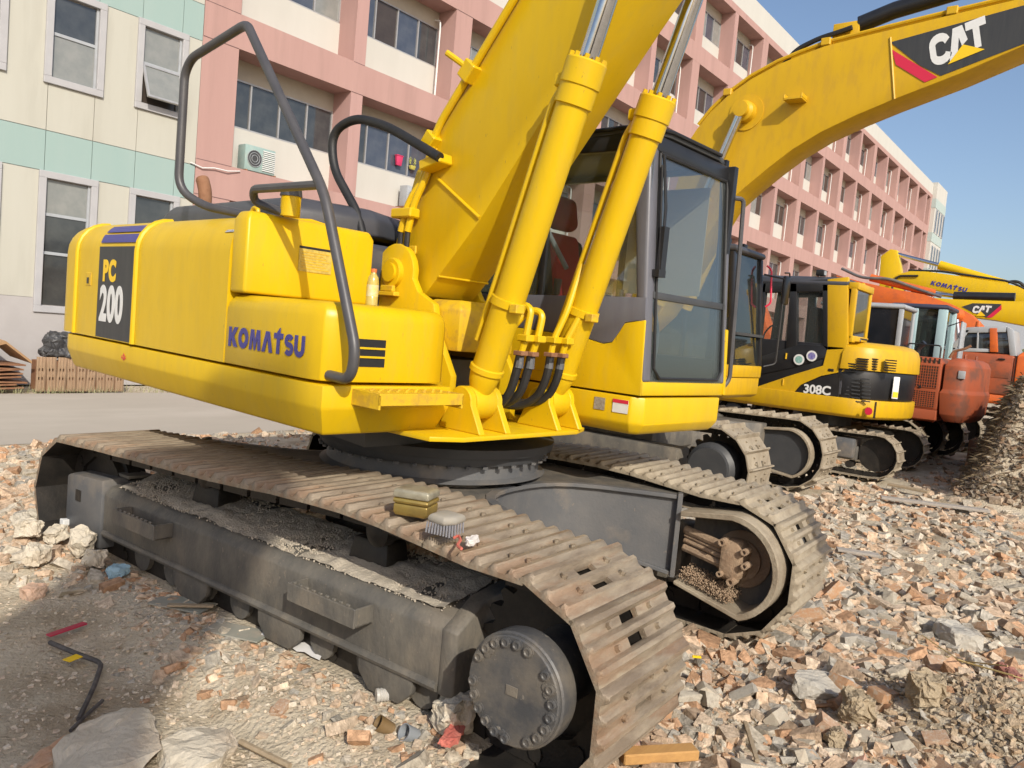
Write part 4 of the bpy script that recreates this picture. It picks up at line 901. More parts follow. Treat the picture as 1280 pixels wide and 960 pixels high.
def glazed_cab(g, x0, x1, y0, y1, z0, zw, z1, low, frame, roof, glass, rake=.08, post=.07):
    """box cab: lower body, four posts, panes on all sides, roof"""
    c = g.B(MB().slab([(x0, y0), (x1, y0), (x1, y1), (x0, y1)], [(z0, .0), (zw, 0)]), 'cab_body', low, .015)
    fxx = lambda z: x1-rake*(z-zw)
    for ya, yb in ((y0, y0+post), (y1-post, y1)):
        g.B(MB().loft([[(fxx(z)-post, ya, z), (fxx(z), ya, z), (fxx(z), yb, z), (fxx(z)-post, yb, z)] for z in (zw, z1)]), 'cab_post', frame, .015, parent=c)
        g.B(MB().box((x0, ya, zw), (x0+post*1.3, yb, z1)), 'cab_post', frame, .015, parent=c)
        xm = x0+(x1-x0)*.5; g.B(MB().box((xm, ya+.01, zw), (xm+post*.7, yb-.01, z1)), 'cab_post', frame, .008, parent=c)
    t = post*.5
    for ya in (y0+t, y1-t): g.B(MB().loft([[(x0+t, ya-.003, zw), (fxx(zw)-t, ya-.003, zw), (fxx(z1)-t, ya-.003, z1), (x0+t, ya-.003, z1)], [(x0+t, ya+.003, zw), (fxx(zw)-t, ya+.003, zw), (fxx(z1)-t, ya+.003, z1), (x0+t, ya+.003, z1)]]), 'side_pane', glass, parent=c)
    g.B(MB().loft([[(fxx(z)-t-.003, y0+t, z), (fxx(z)-t+.003, y0+t, z), (fxx(z)-t+.003, y1-t, z), (fxx(z)-t-.003, y1-t, z)] for z in (zw, z1)]), 'windscreen', glass, parent=c)
    g.B(MB().box((x0+t-.003, y0+t, zw), (x0+t+.003, y1-t, z1)), 'rear_pane', glass, parent=c)
    g.B(MB().slab([(x0-.03, y0-.01), (fxx(z1)+.03, y0-.01), (fxx(z1)+.03, y1+.01), (x0-.03, y1+.01)], [(z1, .02), (z1+.03, 0), (z1+.07, .01), (z1+.09, .06)]), 'cab_roof', roof, .012, parent=c)
    g.B(MB().box((x0+.15, (y0+y1)/2-.22, zw-.1), (x0+.30, (y0+y1)/2+.22, zw+.62), Matrix.Rotation(R(-10), 3, 'Y')), 'seat_back', DGRY, .04, parent=c)
    return c

# ---- ochre machine with the raised boom, behind the main cab
c2 = Rig('excavator', 'ochre yellow excavator with arched boom carrying a black decal', 8.85, 4.88, -90)
undercarriage(c2, 1.66, .44, 2.36, .60, 1, SHOE2, True, PROF1, .175, hub=DGRY)
lp = [(1.32, .72)] + arc(1.66, .47, .285, 88, -70, 14) + [(1.32, .26)]
o2 = [(x+(x-1.55)*.08*(x > 1.35), z+(z-.47)*.11) for x, z in lp]
c2.B(MB().loft([[(x, .80, z), (x2, .80, z2), (x2, .95, z2), (x, .95, z)] for (x, z), (x2, z2) in zip(lp, o2)]), 'motor_guard', SHOE2, .004, 1)
c2.B(MB().prism(lp[::-1], 'y', .86, .90), 'motor_cover', DGRY, .006, 1)
c2.B(MB().slab([(.3, 0), (.6, -.1), (1.36, .72), (1.36, .9), (.6, .9)], [(.42, 0), (.80, 0)]), 'frame_arm', STEEL, .01)
deck2 = [(1.0, .30), (1.0, 1.40), (-2.2, 1.40), (-2.6, 1.1), (-2.75, 0), (-2.6, -1.1), (-2.2, -1.40), (.75, -1.40), (.75, -.6), (.45, -.5), (.45, .3)]
c2.B(MB().slab(deck2, [(1.08, .05), (1.12, 0), (1.34, 0)]), 'platform', CATY, .01)
c2.B(MB().slab([(-.5, -1.38), (-.5, 1.38), (-2.2, 1.38), (-2.62, 1.05), (-2.75, 0), (-2.62, -1.05), (-2.2, -1.38)], [(1.345, 0), (2.0, 0), (2.15, .08), (2.2, .2)]), 'engine_house', CATY, .02)
glazed_cab(c2, -.5, 1.02, .42, 1.40, 1.345, 1.50, 2.92, CATY, BLKP, HOODG, GLASSD, .10, .075)
c2.B(MB().loft([[(1.025-.1*(z-1.5)+d, .46, z), (1.025-.1*(z-1.5)+d, 1.36, z), (1.025-.1*(z-1.5)+d, 1.36, z+.035), (1.025-.1*(z-1.5)+d, .46, z+.035)] for z in (1.88,) for d in (0, .02)]), 'screen_bar', DGRY)
c2.B(MB().tube(fillet([(.95, 1.30, 2.72), (1.12, 1.62, 2.70), (1.12, 1.62, 1.55), (1.0, 1.50, 1.50)], .05), .013, 8), 'mirror_stay', BLKP)
c2.B(MB().box((1.09, 1.60, 2.36), (1.14, 1.80, 2.74)), 'mirror', BLKP, .02)
c2.B(MB().tube(fillet([(1.11, 1.62, 2.78), (1.11, 1.80, 2.80), (1.11, 1.82, 2.5)], .04), .012, 6), 'mirror_bracket', BLKP)
XB = 8.5
tp = [(860, 178), (871, 161), (888, 140), (909, 120), (938, 99), (971, 81), (1000, 69), (1032, 57), (1108, 38), (1190, 18), (1280, -3), (1420, -30)]
bt = [(1420, 12), (1280, 57), (1200, 92), (1115, 125), (1070, 144), (1026, 165), (990, 187), (960, 210), (930, 235), (909, 254)]
poly = c2.pp(tp+bt, XB) + [(.35, 2.05), (.12, 1.82), (-.12, 1.95), (.0, 2.6), (.35, 3.4)]
yb = c2.ly(XB); bm2 = c2.B(MB().prism(poly, 'y', yb, yb+.46), 'boom', CATY, .008)
tp2 = c2.pp([(a, b-4) for a, b in tp[1:]], XB)
for dy in (.04, .11): c2.B(MB().tube([(x, yb+dy, z+.02) for x, z in tp2], .022, 8), 'boom_pipe', CATY, parent=bm2)
for i in (2, 6, 8): x, z = tp2[i]; c2.B(MB().box((x-.05, yb-.01, z-.03), (x+.05, yb+.16, z+.05)), 'pipe_clamp', CATY, .008, 1, parent=bm2)
x, z = c2.pp([(933, 141)], XB)[0]
c2.B(MB().lathe((x, yb, z), (0, -1, 0), [(0, .20), (.012, .20), (.012, .12), (.10, .115), (.12, .085), (.18, .085), (.185, 0)], 28), 'boom_boss', CATY, parent=bm2)
x2, z2 = c2.pp([(903, 210)], XB)[0]; d = (Vector((x2, 0, z2))-Vector((x, 0, z))).normalized(); p0 = Vector((x, yb-.13, z))
for yy in (0, .72):
    p0 = Vector((x, yb-.13+yy, z)); c2.B(MB().cyl(p0+d*.06, p0+d*1.05, .048, None, 18), 'piston_rod', CHROME); c2.B(MB().cyl(p0+d*1.0, p0+d*2.35, .095, .09, 20), 'boom_cylinder', CATY)
wx, wz = c2.pp([(1113, 47), (1118, 124)], XB)
c2.B(MB().tube([(wx[0], yb-.002, wx[1]), (wz[0], yb-.002, wz[1])], .012, 6), 'weld_bead', CATY, parent=bm2)
x, z = c2.pp([(997, 128)], XB)[0]; c2.B(MB().box((x-.10, yb-.17, z-.012), (x+.10, yb, z+.012)).box((x-.10, yb-.17, z), (x-.085, yb-.0, z+.05)).box((x+.085, yb-.17, z), (x+.10, yb, z+.05)), 'lamp_bracket', CATY, .003, 1, parent=bm2)
ac_ = c2.pp([(1066, 36), (1110, 18), (1190, -6), (1300, -42)], XB)
c2.B(MB().tube([(x, yb+.22, z+.12) for x, z in ac_], .085, 18), 'arm_cylinder', BLKP)
c2.B(MB().box((ac_[0][0]-.25, yb+.14, ac_[0][1]-.14), (ac_[0][0]+.02, yb+.18, ac_[0][1]+.14)).box((ac_[0][0]-.25, yb+.28, ac_[0][1]-.14), (ac_[0][0]+.02, yb+.32, ac_[0][1]+.14)), 'cylinder_bracket', CATY, .01)
for k, dz in enumerate((0, -.07)):
    hp_ = c2.pp([(975, 78), (992, 58), (1020, 44), (1045, 36), (1062, 30)], XB); c2.B(MB().tube(fillet([(x, yb+.10+k*.08, z+dz*(i > 0)) for i, (x, z) in enumerate(hp_)], .08), .028, 8), 'boom_hose', BLK, parent=bm2)
c2.decal('black_decal', [(1113, 53), (1290, 4), (1290, 51), (1176, 95), (1150, 82)], XB, BLKD, bm2)
c2.decal('red_stripe', [(1115, 62), (1172, 96.5), (1156, 103), (1120, 81)], XB, REDD, bm2, .006)
c2.letters(glyphs, 'c', (1165, 86), (1238, 58), XB, 40, WHT, bm2, slant=.05, width=.66)
c2.letters(glyphs, 'a', (1188, 78), (1238, 59), XB, 40, WHT, bm2, slant=.05, width=.66)
c2.letters(glyphs, 't', (1211, 68), (1238, 58), XB, 40, WHT, bm2, slant=.05, width=.64)
c2.decal('yellow_triangle', [(1185, 81), (1204, 56), (1231, 62)], XB, YELD, bm2, .011)

# ---- compact yellow and black machine
c3 = Rig('excavator', 'compact yellow and black excavator with rounded slotted engine hood', 12.95, 3.80, 90)
undercarriage(c3, 1.10, .335, 1.80, .42, .72, SHOE2, False, PROF1, .13)
c3.B(MB().box((-.82, .75, .28), (-.35, 1.13, .56)), 'battery_box', STEELG, .02)
def rplan(pts, r=.5, n=6): return [(p.x, p.y) for p in fillet([Vector((a, b, 0)) for a, b in pts], r, n)]
def c3plan(i=0, xf=1.35): return rplan([(xf, 1.15-i), (-.92+i, 1.15-i), (-1.30+i, .3), (-1.30+i, -.3), (-.92+i, -1.15+i), (xf, -1.15+i)], .42, 8)
c3.B(MB().slab(c3plan(), [(.86, .06), (.90, .01), (1.0, 0), (1.14, 0)]), 'platform', CATY, .012)
c3.B(MB().slab([(-.48, 1.10)]+c3plan(.02)[1:-1]+[(-.48, -1.10)], [(1.145, .02), (1.56, .0)]), 'engine_belt', BLKP, .01)
hood = c3.B(MB().slab([(-.50, 1.12)]+c3plan(-.01)[1:-1]+[(-.50, -1.12)], [(1.565, 0), (1.80, .012), (1.89, .045), (1.945, .12), (1.97, .24)]), 'engine_hood', CATY, .02, 3)
def slits(x, y, z0, n, w_, hdir, parent, g_=c3, dz=.035):
    q = MB()
    for k in range(n): q.box(Vector((x, y, z0+k*dz))-Vector(hdir)*w_/2-Vector((.006, .006, 0)), Vector((x, y, z0+k*dz+.018))+Vector(hdir)*w_/2+Vector((.006, .006, 0)))
    g_.B(q, 'vent_slots', BLKP, parent=parent)
for (px, py) in ((1064, 458), (1078, 455), (1090, 455), (1113, 457)):
    # place slots on the curved hood flank
    best = None
    dd = ray(px, py)
    p = PX(px, py, 11.83) if px < 1082 else None
    if p is None:
        t = Vector((11.92, 2.95, 0)) if px < 1095 else Vector((12.14, 2.5, 0)); s_ = (t.x*dd.y - t.y*dd.x)
        nrm = Vector((-.85, -.5, 0)) if px < 1095 else Vector((-.80, -.6, 0))
        k = (t-Vector((0, 0, 0))).dot(nrm)/Vector((dd.x, dd.y, 0)).dot(nrm); p = CO+dd*k
    q_ = c3.inv @ p
    q = MB()
    for k in range(5 if px != 1064 else 4): q.box((q_.x-.07, q_.y-.05, q_.z-.08+k*.036), (q_.x+.07, q_.y+.03, q_.z-.062+k*.036))
    c3.B(q, 'vent_slots', BLKP, parent=hood)
# belt grille
q = MB()
for i in range(3):
    for k in range(7):
        p = c3.inv @ PX(1056+i*13, 474+k*4.6, 11.86-.0*i); q.box((p.x-.06, p.y-.02, p.z-.008), (p.x+.05, p.y+.012+.0*i, p.z+.008))
c3.B(q, 'belt_louvres', DGRY)
c3.B(MB().box((-.55, 1.10, 1.18), (-.49, 1.118, 1.56)), 'belt_strip', HOODG, .003, 1)
c3.decal('reflector', [(1086+5*math.cos(a/10*2*PI), 514+5*math.sin(a/10*2*PI)) for a in range(10)], 11.80, REDD, lift=.012)
tn = Vector((-.80, -.60, 0)).normalized(); pc = Vector((12.33, 2.66, 1.19))
wm = c3.inv @ frame_mtx(pc+tn*.05, Vector((0, 0, 1)).cross(tn), (0, 0, 1))
c3.B(MB().box((-.04, 0, 0), (.05, .32, .012)), 'white_badge', WHT, .006, 2, xf=wm); c3.B(MB().box((-.03, .02, .012), (.045, .10, .016)), 'badge_triangle', YELD, .002, 1, xf=wm)
# side: black lower door with yellow sweep
c3.B(MB().box((-.47, 1.05, 1.145), (1.30, 1.10, 1.90)), 'side_door', BLKP, .008)
sw = c3.pp([(905, 493), (985, 498), (1000, 481), (1025, 470), (1055, 464), (1055, 436), (1033, 437), (1028, 457), (985, 470), (935, 487)], 11.8)
c3.B(MB().prism(sw, 'y', 1.101, 1.125), 'yellow_sweep', CATY, .003, 1)
bs = c3.pp([(986, 498), (1001, 482), (1026, 471), (1050, 466), (1047, 503)], 11.8); c3.B(MB().prism(bs, 'y', 1.102, 1.122), 'black_sweep', BLKP, .003, 1)
c3.letters(text, '308C', (1004, 490.5), (1034, 493.5), 11.82, 10.5, WHT, lift=.012, bold=.045)
# cab
cb = c3.B(MB().box((-.45, .18, 1.18), (1.10, 1.04, 1.86)), 'cab_body', BLKP, .01)
cabp = lambda pts: c3.pp(pts, 11.83)
def c3bar(name, m_, pts, y0=1.02, y1=1.12): 
    for s in (0, 1): c3.B(MB().prism(cabp(pts), 'y', y0 if not s else .16, y1 if not s else .26), name, m_, .008, parent=cb)
c3bar('cab_post', CATY, [(1034, 440), (1034, 349), (1060, 346), (1060, 430), (1055, 437)])
c3bar('cab_post', BLKP, [(982, 436), (988, 352), (996, 352), (996, 432)])
c3bar('cab_post', BLKP, [(1028, 432), (1028, 352), (1035, 351), (1035, 440)])
c3bar('cab_post', BLKP, [(930, 470), (948, 356), (958, 353), (945, 470)])
c3bar('cab_rail', BLKP, [(950, 366), (955, 352), (1035, 349), (1035, 364)])
c3bar('cab_sill', BLKP, [(940, 470), (945, 448), (1000, 430), (1055, 434), (1055, 440), (990, 460)])
for s, y in ((0, 1.07), (1, .2)):
    c3.B(MB().prism(cabp([(948, 450), (956, 364), (986, 364), (982, 436)]), 'y', y-.004, y+.004), 'side_pane', GLASS, parent=cb)
    c3.B(MB().prism(cabp([(996, 432), (996, 364), (1028, 364), (1028, 432)]), 'y', y-.004, y+.004), 'side_pane', GLASS, parent=cb)
rx = cabp([(1060, 346)])[0][0]
c3.B(MB().box((rx-.16, .24, 1.95), (rx-.10, 1.10, 2.05)).box((rx-.16, .24, 2.72), (rx-.02, 1.10, 2.82)).box((rx-.14, 1.02, 2.0), (rx-.06, 1.10, 2.75)).box((rx-.14, .22, 2.0), (rx-.06, .3, 2.75)), 'rear_frame', CATY, .012, parent=cb)
c3.B(MB().box((rx-.118, .28, 2.0), (rx-.112, 1.04, 2.75)), 'rear_pane', GLASSD, parent=cb)
c3.B(MB().slab([(rx-.02, .14), (1.12, .14), (1.16, .25), (1.16, .95), (1.12, 1.13), (rx-.02, 1.13)], [(2.74, .02), (2.79, 0), (2.85, .02), (2.89, .09)]), 'cab_roof', HOODG, .012, parent=cb)
c3.B(MB().box((.0, .40, 1.75), (.12, .86, 2.45)), 'seat_back', DGRY, .04, parent=cb)
c3.B(MB().tube(fillet([(.75, 1.0, 1.75), (.72, 1.0, 2.0), (.62, 1.0, 2.12), (.55, 1.0, 2.1)], .06), .013, 6), 'grab_handle', BLKP, parent=cb)
for (px, py, c_) in ((999, 449.5, mat('badge_green', (.15, .35, .30), .5, 0, (.5, .6, .6), 40, .6)), (1015, 445, mat('badge_purple', (.12, .10, .35), .5, 0, (.45, .45, .55), 40, .6))):
    c3.decal('round_badge', [(px+6.8*math.cos(a/16*2*PI), py+6.8*math.sin(a/16*2*PI)) for a in range(16)], 11.82, WHT, cb, .012)
    c3.decal('badge_centre', [(px+4.6*math.cos(a/16*2*PI), py+4.6*math.sin(a/16*2*PI)) for a in range(16)], 11.82, c_, cb, .015)
bx = [(1.05, 1.1), (1.35, 1.1), (1.9, 2.2), (2.9, 3.1), (4.2, 3.2), (4.2, 3.5), (2.7, 3.45), (1.6, 2.5)]
c3.B(MB().prism(bx, 'y', -.35, .02), 'boom', CATY, .01)

for z in (1.22, 1.62): c3.B(MB().cyl((.30, 1.125, z), (.30, 1.125, z+.09), .014, None, 8), 'door_hinge', CATY)
c3.B(MB().box((-.42, 1.118, 1.50), (-.34, 1.135, 1.54)), 'door_latch', BLKP, .005, 1)
x = c3.pp([(1094, 510)], 11.83)[0][0]; c3.B(MB().box((x-.006, 1.08, .90), (x+.006, 1.156, 1.135)), 'panel_gap', BLKP)
c3.B(MB().box((-.10, .95, 2.90), (.02, 1.08, 2.99)), 'work_lamp', BLKP, .012); c3.B(MB().box((-.105, .965, 2.915), (-.10, 1.065, 2.975)), 'lamp_lens', LGRY)
c3.B(MB().tube(fillet([(-.62, .7, 1.96), (-.62, .7, 2.02), (-.62, .3, 2.02), (-.62, .3, 1.96)], .03), .012, 6), 'hood_handle', BLKP)
c3.B(MB().tube(fillet([(1.12, 1.08, 1.3), (1.20, 1.16, 1.35), (1.20, 1.16, 2.45), (1.12, 1.08, 2.5)], .05), .015, 6), 'grab_rail', BLKP)
c2.B(MB().tube(fillet([(.93, 1.405, 2.85), (.99, 1.43, 2.80), (1.03, 1.43, 2.35), (.97, 1.405, 2.30)], .05), .014, 6), 'red_handle', REDD)
for y in (.62, 1.15): c2.B(MB().box((.62, y-.06, 3.01), (.72, y+.06, 3.10)), 'work_lamp', BLKP, .015)
# ---- weathered red-orange machine
c4 = Rig('excavator', 'weathered brick-red excavator with twin mesh grilles and worn brown counterweight', 15.35, 4.35, 90)
undercarriage(c4, 1.45, .40, 1.95, .5, .9, SHOE2, False, PROF1, .16)
pl = [(1.3, 1.15), (-1.96, 1.15), (-1.965, 1.14), (-1.965, -1.15), (1.3, -1.15)]
c4.B(MB().slab(pl, [(.80, .04), (.84, 0), (1.0, 0)]), 'platform', REDB, .01)
hs = c4.B(MB().slab([(-1.32, 1.14), (-1.962, 1.14), (-1.962, -1.14), (-1.32, -1.14)], [(1.003, 0), (1.78, 0), (1.86, .06)]), 'engine_house', REDB, .02)
cw4 = rplan([(-1.972, 1.14), (-2.34, 1.12), (-2.50, .5), (-2.50, -.5), (-2.34, -1.12), (-1.972, -1.14)], .22, 6)
c4.B(MB().slab(cw4, [(.83, .10), (.95, .03), (1.30, .0), (1.36, .03), (1.75, .03), (1.84, .08), (1.88, .16)]), 'counterweight', REDB, .02)
q4 = c4.B(MB().box((-2.30, 1.06, 1.55), (-2.20, 1.115, 1.68)), 'marker_lamp', LGRY, .01)
for (z0, z1) in ((1.36, 1.72), (1.04, 1.30)):
    gm = c4.B(MB().box((-1.92, 1.142, z0), (-1.52, 1.146, z1)), 'grille_recess', BLKP)
    q = MB()
    for i in range(12): x = -1.92+.4*i/11; q.box((x-.006, 1.146, z0), (x+.006, 1.152, z1))
    for i in range(9): z = z0+(z1-z0)*i/8; q.box((-1.92, 1.147, z-.005), (-1.52, 1.151, z+.005))
    c4.B(q, 'grille_mesh', REDB, parent=gm)
q = MB()
for i in range(8): x = -1.93+i*.068; q.box((x, 1.138, 1.765), (x+.03, 1.147, 1.845))
c4.B(q, 'vent_slots', BLKP, parent=hs)
cb4 = glazed_cab(c4, -1.29, .10, .20, 1.13, 1.003, 1.80, 2.62, REDB, LGRY, LGRY, mat('black_film_glass', (.012, .014, .018), .08, 0, (.03, .03, .035), 3, .6, 0, 1, .8), .06, .06)
c4.B(MB().tube(fillet([(-1.5, .75, 1.85), (-1.5, .75, 2.0), (-1.60, .78, 2.10)], .08), .045, 12), 'exhaust_pipe', BLKP)
c4.B(MB().tube(fillet([(-1.9, .2, 1.88), (-1.95, .2, 2.0), (-2.12, .2, 2.06), (-2.2, .2, 2.12)], .05), .022, 8), 'breather_pipe', RUST)
c4.B(MB().prism([(.9, 1.1), (1.3, 1.1), (2.0, 2.3), (3.2, 3.2), (4.6, 3.1), (4.6, 3.4), (3.0, 3.6), (1.6, 2.6)], 'y', -.4, .0), 'boom', ORG, .01)
c4.B(MB().loft([[(-2.3, y, z) for y, z in ((-.9, .1), (-.2, .1), (-.2, .5), (-.9, .5))], [(-2.34, y, z) for y, z in ((-.9, .1), (-.2, .1), (-.2, .5), (-.9, .5))]]), 'dozer_blade', RUST, .01)

c4.B(MB().tube(fillet([(-1.4, 1.05, 1.86), (-1.4, 1.05, 2.06), (-1.9, 1.05, 2.06), (-1.9, 1.05, 1.86)], .05), .014, 6), 'handrail', BLKP)
for y in (-.6, .6): c4.B(MB().tube(fillet([(-2.2, y-.05, 1.86), (-2.2, y-.05, 1.95), (-2.2, y+.05, 1.95), (-2.2, y+.05, 1.86)], .03), .018, 6), 'lifting_eye', REDB)
c4.B(MB().box((-1.70, 1.14, 1.52-.18), (-1.66, 1.155, 1.52-.14)), 'latch', BLKP)
c4.B(MB().box((-1.32, 1.138, 1.01), (-1.31, 1.149, 1.84)), 'panel_gap', BLKP)
# ---- machine with pale blue cab pillars
c5 = Rig('excavator', 'excavator with pale blue cab pillars and dark blue-grey roof', 17.75, 4.15, 90)
undercarriage(c5, 1.5, .42, 2.1, .5, .95, SHOE2, False, PROF1, .17)
PBLUE = mat('pale_blue_paint', (.36, .50, .52), .5, 0, (.30, .42, .44), 4, .6); NAVY = mat('navy_roof', (.04, .045, .075), .5)
c5.B(MB().slab([(1.6, 1.25), (-1.45, 1.25), (-1.6, .8), (-1.6, -.8), (-1.45, -1.25), (1.6, -1.25)], [(.95, .04), (1.0, 0), (1.2, 0)]), 'platform', CATY, .01)
c5.B(MB().slab([(-.2, 1.24), (-1.43, 1.24), (-1.58, .8), (-1.58, -.8), (-1.43, -1.24), (-.2, -1.24)], [(1.203, 0), (1.62, 0), (1.70, .06)]), 'engine_house', CATY, .02)
cb5 = glazed_cab(c5, -1.35, -.35, .20, 1.24, 1.705, 1.75, 2.80, PBLUE, PBLUE, NAVY, GLASSD, .02, .12)
c5.B(MB().slab([(-1.35, .2), (-.35, .2), (-.35, 1.24), (-1.35, 1.24)], [(1.70, .01), (1.706, .01)]), 'cab_seat_pad', DGRY)
c5.B(MB().box((-1.62, .75, 1.85), (-1.56, 1.05, 2.60)), 'mirror', LGRY, .03)
c5.B(MB().tube(fillet([(-1.35, 1.0, 2.5), (-1.59, .95, 2.62), (-1.59, .95, 2.3)], .05), .012, 6), 'mirror_stay', BLKP)

# ---- orange machine with grey framed cab
c6 = Rig('excavator', 'bright orange excavator with grey window frames and arched orange boom', 20.4, 3.6, 90)
undercarriage(c6, 1.6, .44, 2.3, .55, 1, SHOE2, False, PROF1, .18)
c6.B(MB().slab([(1.2, 1.40), (-1.75, 1.40), (-1.75, -1.4), (1.2, -1.4)], [(1.05, .03), (1.10, 0), (1.24, 0)]), 'platform', ORG, .01)
c6.B(MB().slab([(-.1, 1.39), (-1.72, 1.39), (-1.72, .2), (-.1, .2)], [(1.245, 0), (2.02, 0), (2.10, .03)]), 'cab_body', REDB, .04, 3)
c6.B(MB().box((-1.66, 1.38, 1.60), (-.9, 1.402, 1.92)), 'door_panel', REDB, .015)
c6.B(MB().slab([(-1.75, 1.35), (-2.4, 1.2), (-2.6, 0), (-2.4, -1.2), (-1.75, -1.35)], [(1.08, .05), (1.3, 0), (2.1, 0), (2.2, .1)]), 'counterweight', ORG, .03)
glz = c6.B(MB().prism(c6.pp([(1186, 437), (1209, 412), (1256, 410), (1268, 443)], 19), 'y', .25, 1.30), 'cab_glass', WGL, .02)
def c6bar(name, m_, px, y0=1.29, y1=1.36): c6.B(MB().prism(c6.pp(px, 19), 'y', y0, y1), name, m_, .008, parent=glz)
c6bar('cab_post', LGRY, [(1184, 437), (1207, 412), (1212, 412), (1193, 437)])
c6bar('cab_rail', LGRY, [(1203, 416), (1208, 409), (1258, 407), (1257, 415)], .2, 1.36)
c6bar('cab_post', ORG, [(1237, 440), (1237, 410), (1246, 410), (1247, 440)], 1.25, 1.38)
c6bar('cab_post', LGRY, [(1262, 445), (1258, 408), (1266, 412), (1270, 445)], .2, 1.36)
c6bar('cab_sill', LGRY, [(1184, 439), (1186, 434), (1237, 436), (1237, 440)])
c6bar('sash_bar', LGRY, [(1220, 436), (1221, 414), (1223, 414), (1222, 436)])
XO = 20.2; yo6 = c6.ly(XO)
ob = c6.pp([(1045, 344), (1080, 353), (1111, 360), (1155, 368), (1189, 380), (1214, 393), (1228, 407), (1233, 425), (1214, 425), (1197, 411), (1180, 403), (1153, 390), (1132, 384), (1100, 379), (1060, 374)], XO)
b6 = c6.B(MB().prism(ob, 'y', yo6-.42, yo6), 'boom', ORG, .01)
pt = c6.pp([(1050, 340), (1075, 352), (1110, 353), (1150, 368), (1175, 376)], XO); c6.B(MB().tube(fillet([(x, yo6-.1, z+.1) for x, z in pt], .2), .035, 8), 'boom_hose', STEELG, parent=b6)
a0, a1 = c6.pp([(1085, 352), (1165, 373)], XO); c6.B(MB().cyl((a0[0], yo6-.2, a0[1]+.12), (a1[0], yo6-.2, a1[1]+.14), .09, None, 16), 'arm_cylinder', ORG, parent=b6)
a0, a1 = c6.pp([(1196, 394), (1201, 412)], XO); c6.B(MB().cyl((a0[0], yo6+.1, a0[1]), (a1[0], yo6+.1, a1[1]-.3), .06, None, 14), 'piston_rod', CHROME, parent=b6)
c6.B(MB().lathe((a0[0], yo6, a0[1]), (0, 1, 0), [(0, .16), (.1, .14), (.2, .09), (.21, 0)], 16), 'boom_boss', ORG, parent=b6)
a0 = c6.pp([(1184, 389)], XO)[0]; c6.B(MB().lathe((a0[0], yo6, a0[1]), (0, 1, 0), [(0, .11), (.1, .09), (.22, .05), (.23, 0)], 12), 'lamp', LGRY, parent=b6)

c6.B(MB().box((-1.55, 1.39, 1.98), (-1.43, 1.42, 2.01)), 'door_handle', BLKP, .005, 1)
c6.B(MB().cyl((-.9, .8, 2.66), (-.9, .8, 2.78), .06, .05, 14), 'beacon', ORG, .008)
c6.B(MB().tube(fillet([(-.25, 1.36, 2.5), (-.1, 1.6, 2.55), (-.1, 1.6, 2.1)], .05), .014, 6), 'mirror_stay', BLKP); c6.B(MB().box((-.13, 1.52, 2.1), (-.09, 1.70, 2.45)), 'mirror', BLKP, .02)
c6.B(MB().box((-1.745, 1.37, 1.26), (-1.735, 1.41, 2.06)), 'panel_gap', BLKP)
# ---- far yellow machine, its boom with blue lettering reaching in
c7 = Rig('excavator', 'far bright yellow excavator whose level boom carries dark blue lettering', 25.1, -1.2, 90)
undercarriage(c7, 1.66, .45, 2.3, .6, 1, SHOE2, False, PROF1, .19)
c7.B(MB().slab([(.9, 1.36), (-2.3, 1.36), (-2.7, .6), (-2.7, -.6), (-2.3, -1.36), (.9, -1.36)], [(1.1, .05), (1.15, 0), (1.4, 0)]), 'platform', YEL, .01)
c7.B(MB().slab([(-.5, 1.35), (-2.3, 1.35), (-2.68, .6), (-2.68, -.6), (-2.3, -1.35), (-.5, -1.35)], [(1.405, 0), (2.05, 0), (2.2, .1)]), 'engine_house', YEL, .02)
glazed_cab(c7, -.5, 1.1, .4, 1.36, 1.405, 1.8, 2.9, YEL, BLKP, HOODG, GLASSD)
X7 = 24.6; y7 = c7.ly(X7)
bp7 = c7.pp([(1117, 350), (1122, 343), (1140, 338), (1149, 338), (1200, 345), (1256, 354), (1290, 362), (1340, 392), (1340, 430), (1290, 392), (1255, 380), (1210, 371), (1160, 361), (1127, 353)], X7)
b7 = c7.B(MB().prism(bp7, 'y', y7-.5, y7), 'boom', YEL, .012)
ar7 = c7.pp([(1100, 320), (1112, 311), (1120, 312), (1124, 330), (1128, 362), (1126, 420), (1108, 420), (1098, 360)], X7); c7.B(MB().prism(ar7, 'y', y7-.42, y7-.08), 'dipper_arm', YEL, .012)
a0, a1, a2 = c7.pp([(1118, 316), (1172, 330), (1258, 355)], X7)
c7.B(MB().cyl((a0[0], y7-.25, a0[1]), (a1[0], y7-.25, a1[1]), .055, None, 14), 'piston_rod', CHROME); c7.B(MB().cyl((a1[0], y7-.25, a1[1]), (a2[0], y7-.25, a2[1]), .13, .12, 18), 'arm_cylinder', YEL)
hs7 = c7.pp([(1148, 345), (1122, 345), (1115, 356), (1118, 375), (1128, 385)], X7); c7.B(MB().tube(fillet([(x, y7+.04, z) for x, z in hs7], .2), .03, 8), 'boom_hose', BLK, parent=b7)
hs7 = c7.pp([(1135, 340), (1175, 341), (1215, 347), (1262, 354), (1290, 368)], X7); c7.B(MB().tube(fillet([(x, y7-.02, z+.05) for x, z in hs7], .2), .03, 8), 'boom_hose', BLK, parent=b7)
hs7 = c7.pp([(1256, 352), (1272, 350), (1285, 362), (1300, 385)], X7); c7.B(MB().tube(fillet([(x, y7-.2, z) for x, z in hs7], .2), .04, 8), 'boom_hose', BLK, parent=b7)
c7.letters(glyphs, 'KOMATSU', (1163, 356), (1210, 366), X7, 5.4, BLUED, b7, lift=.01, gap=.10, width=1.05, slant=.1)

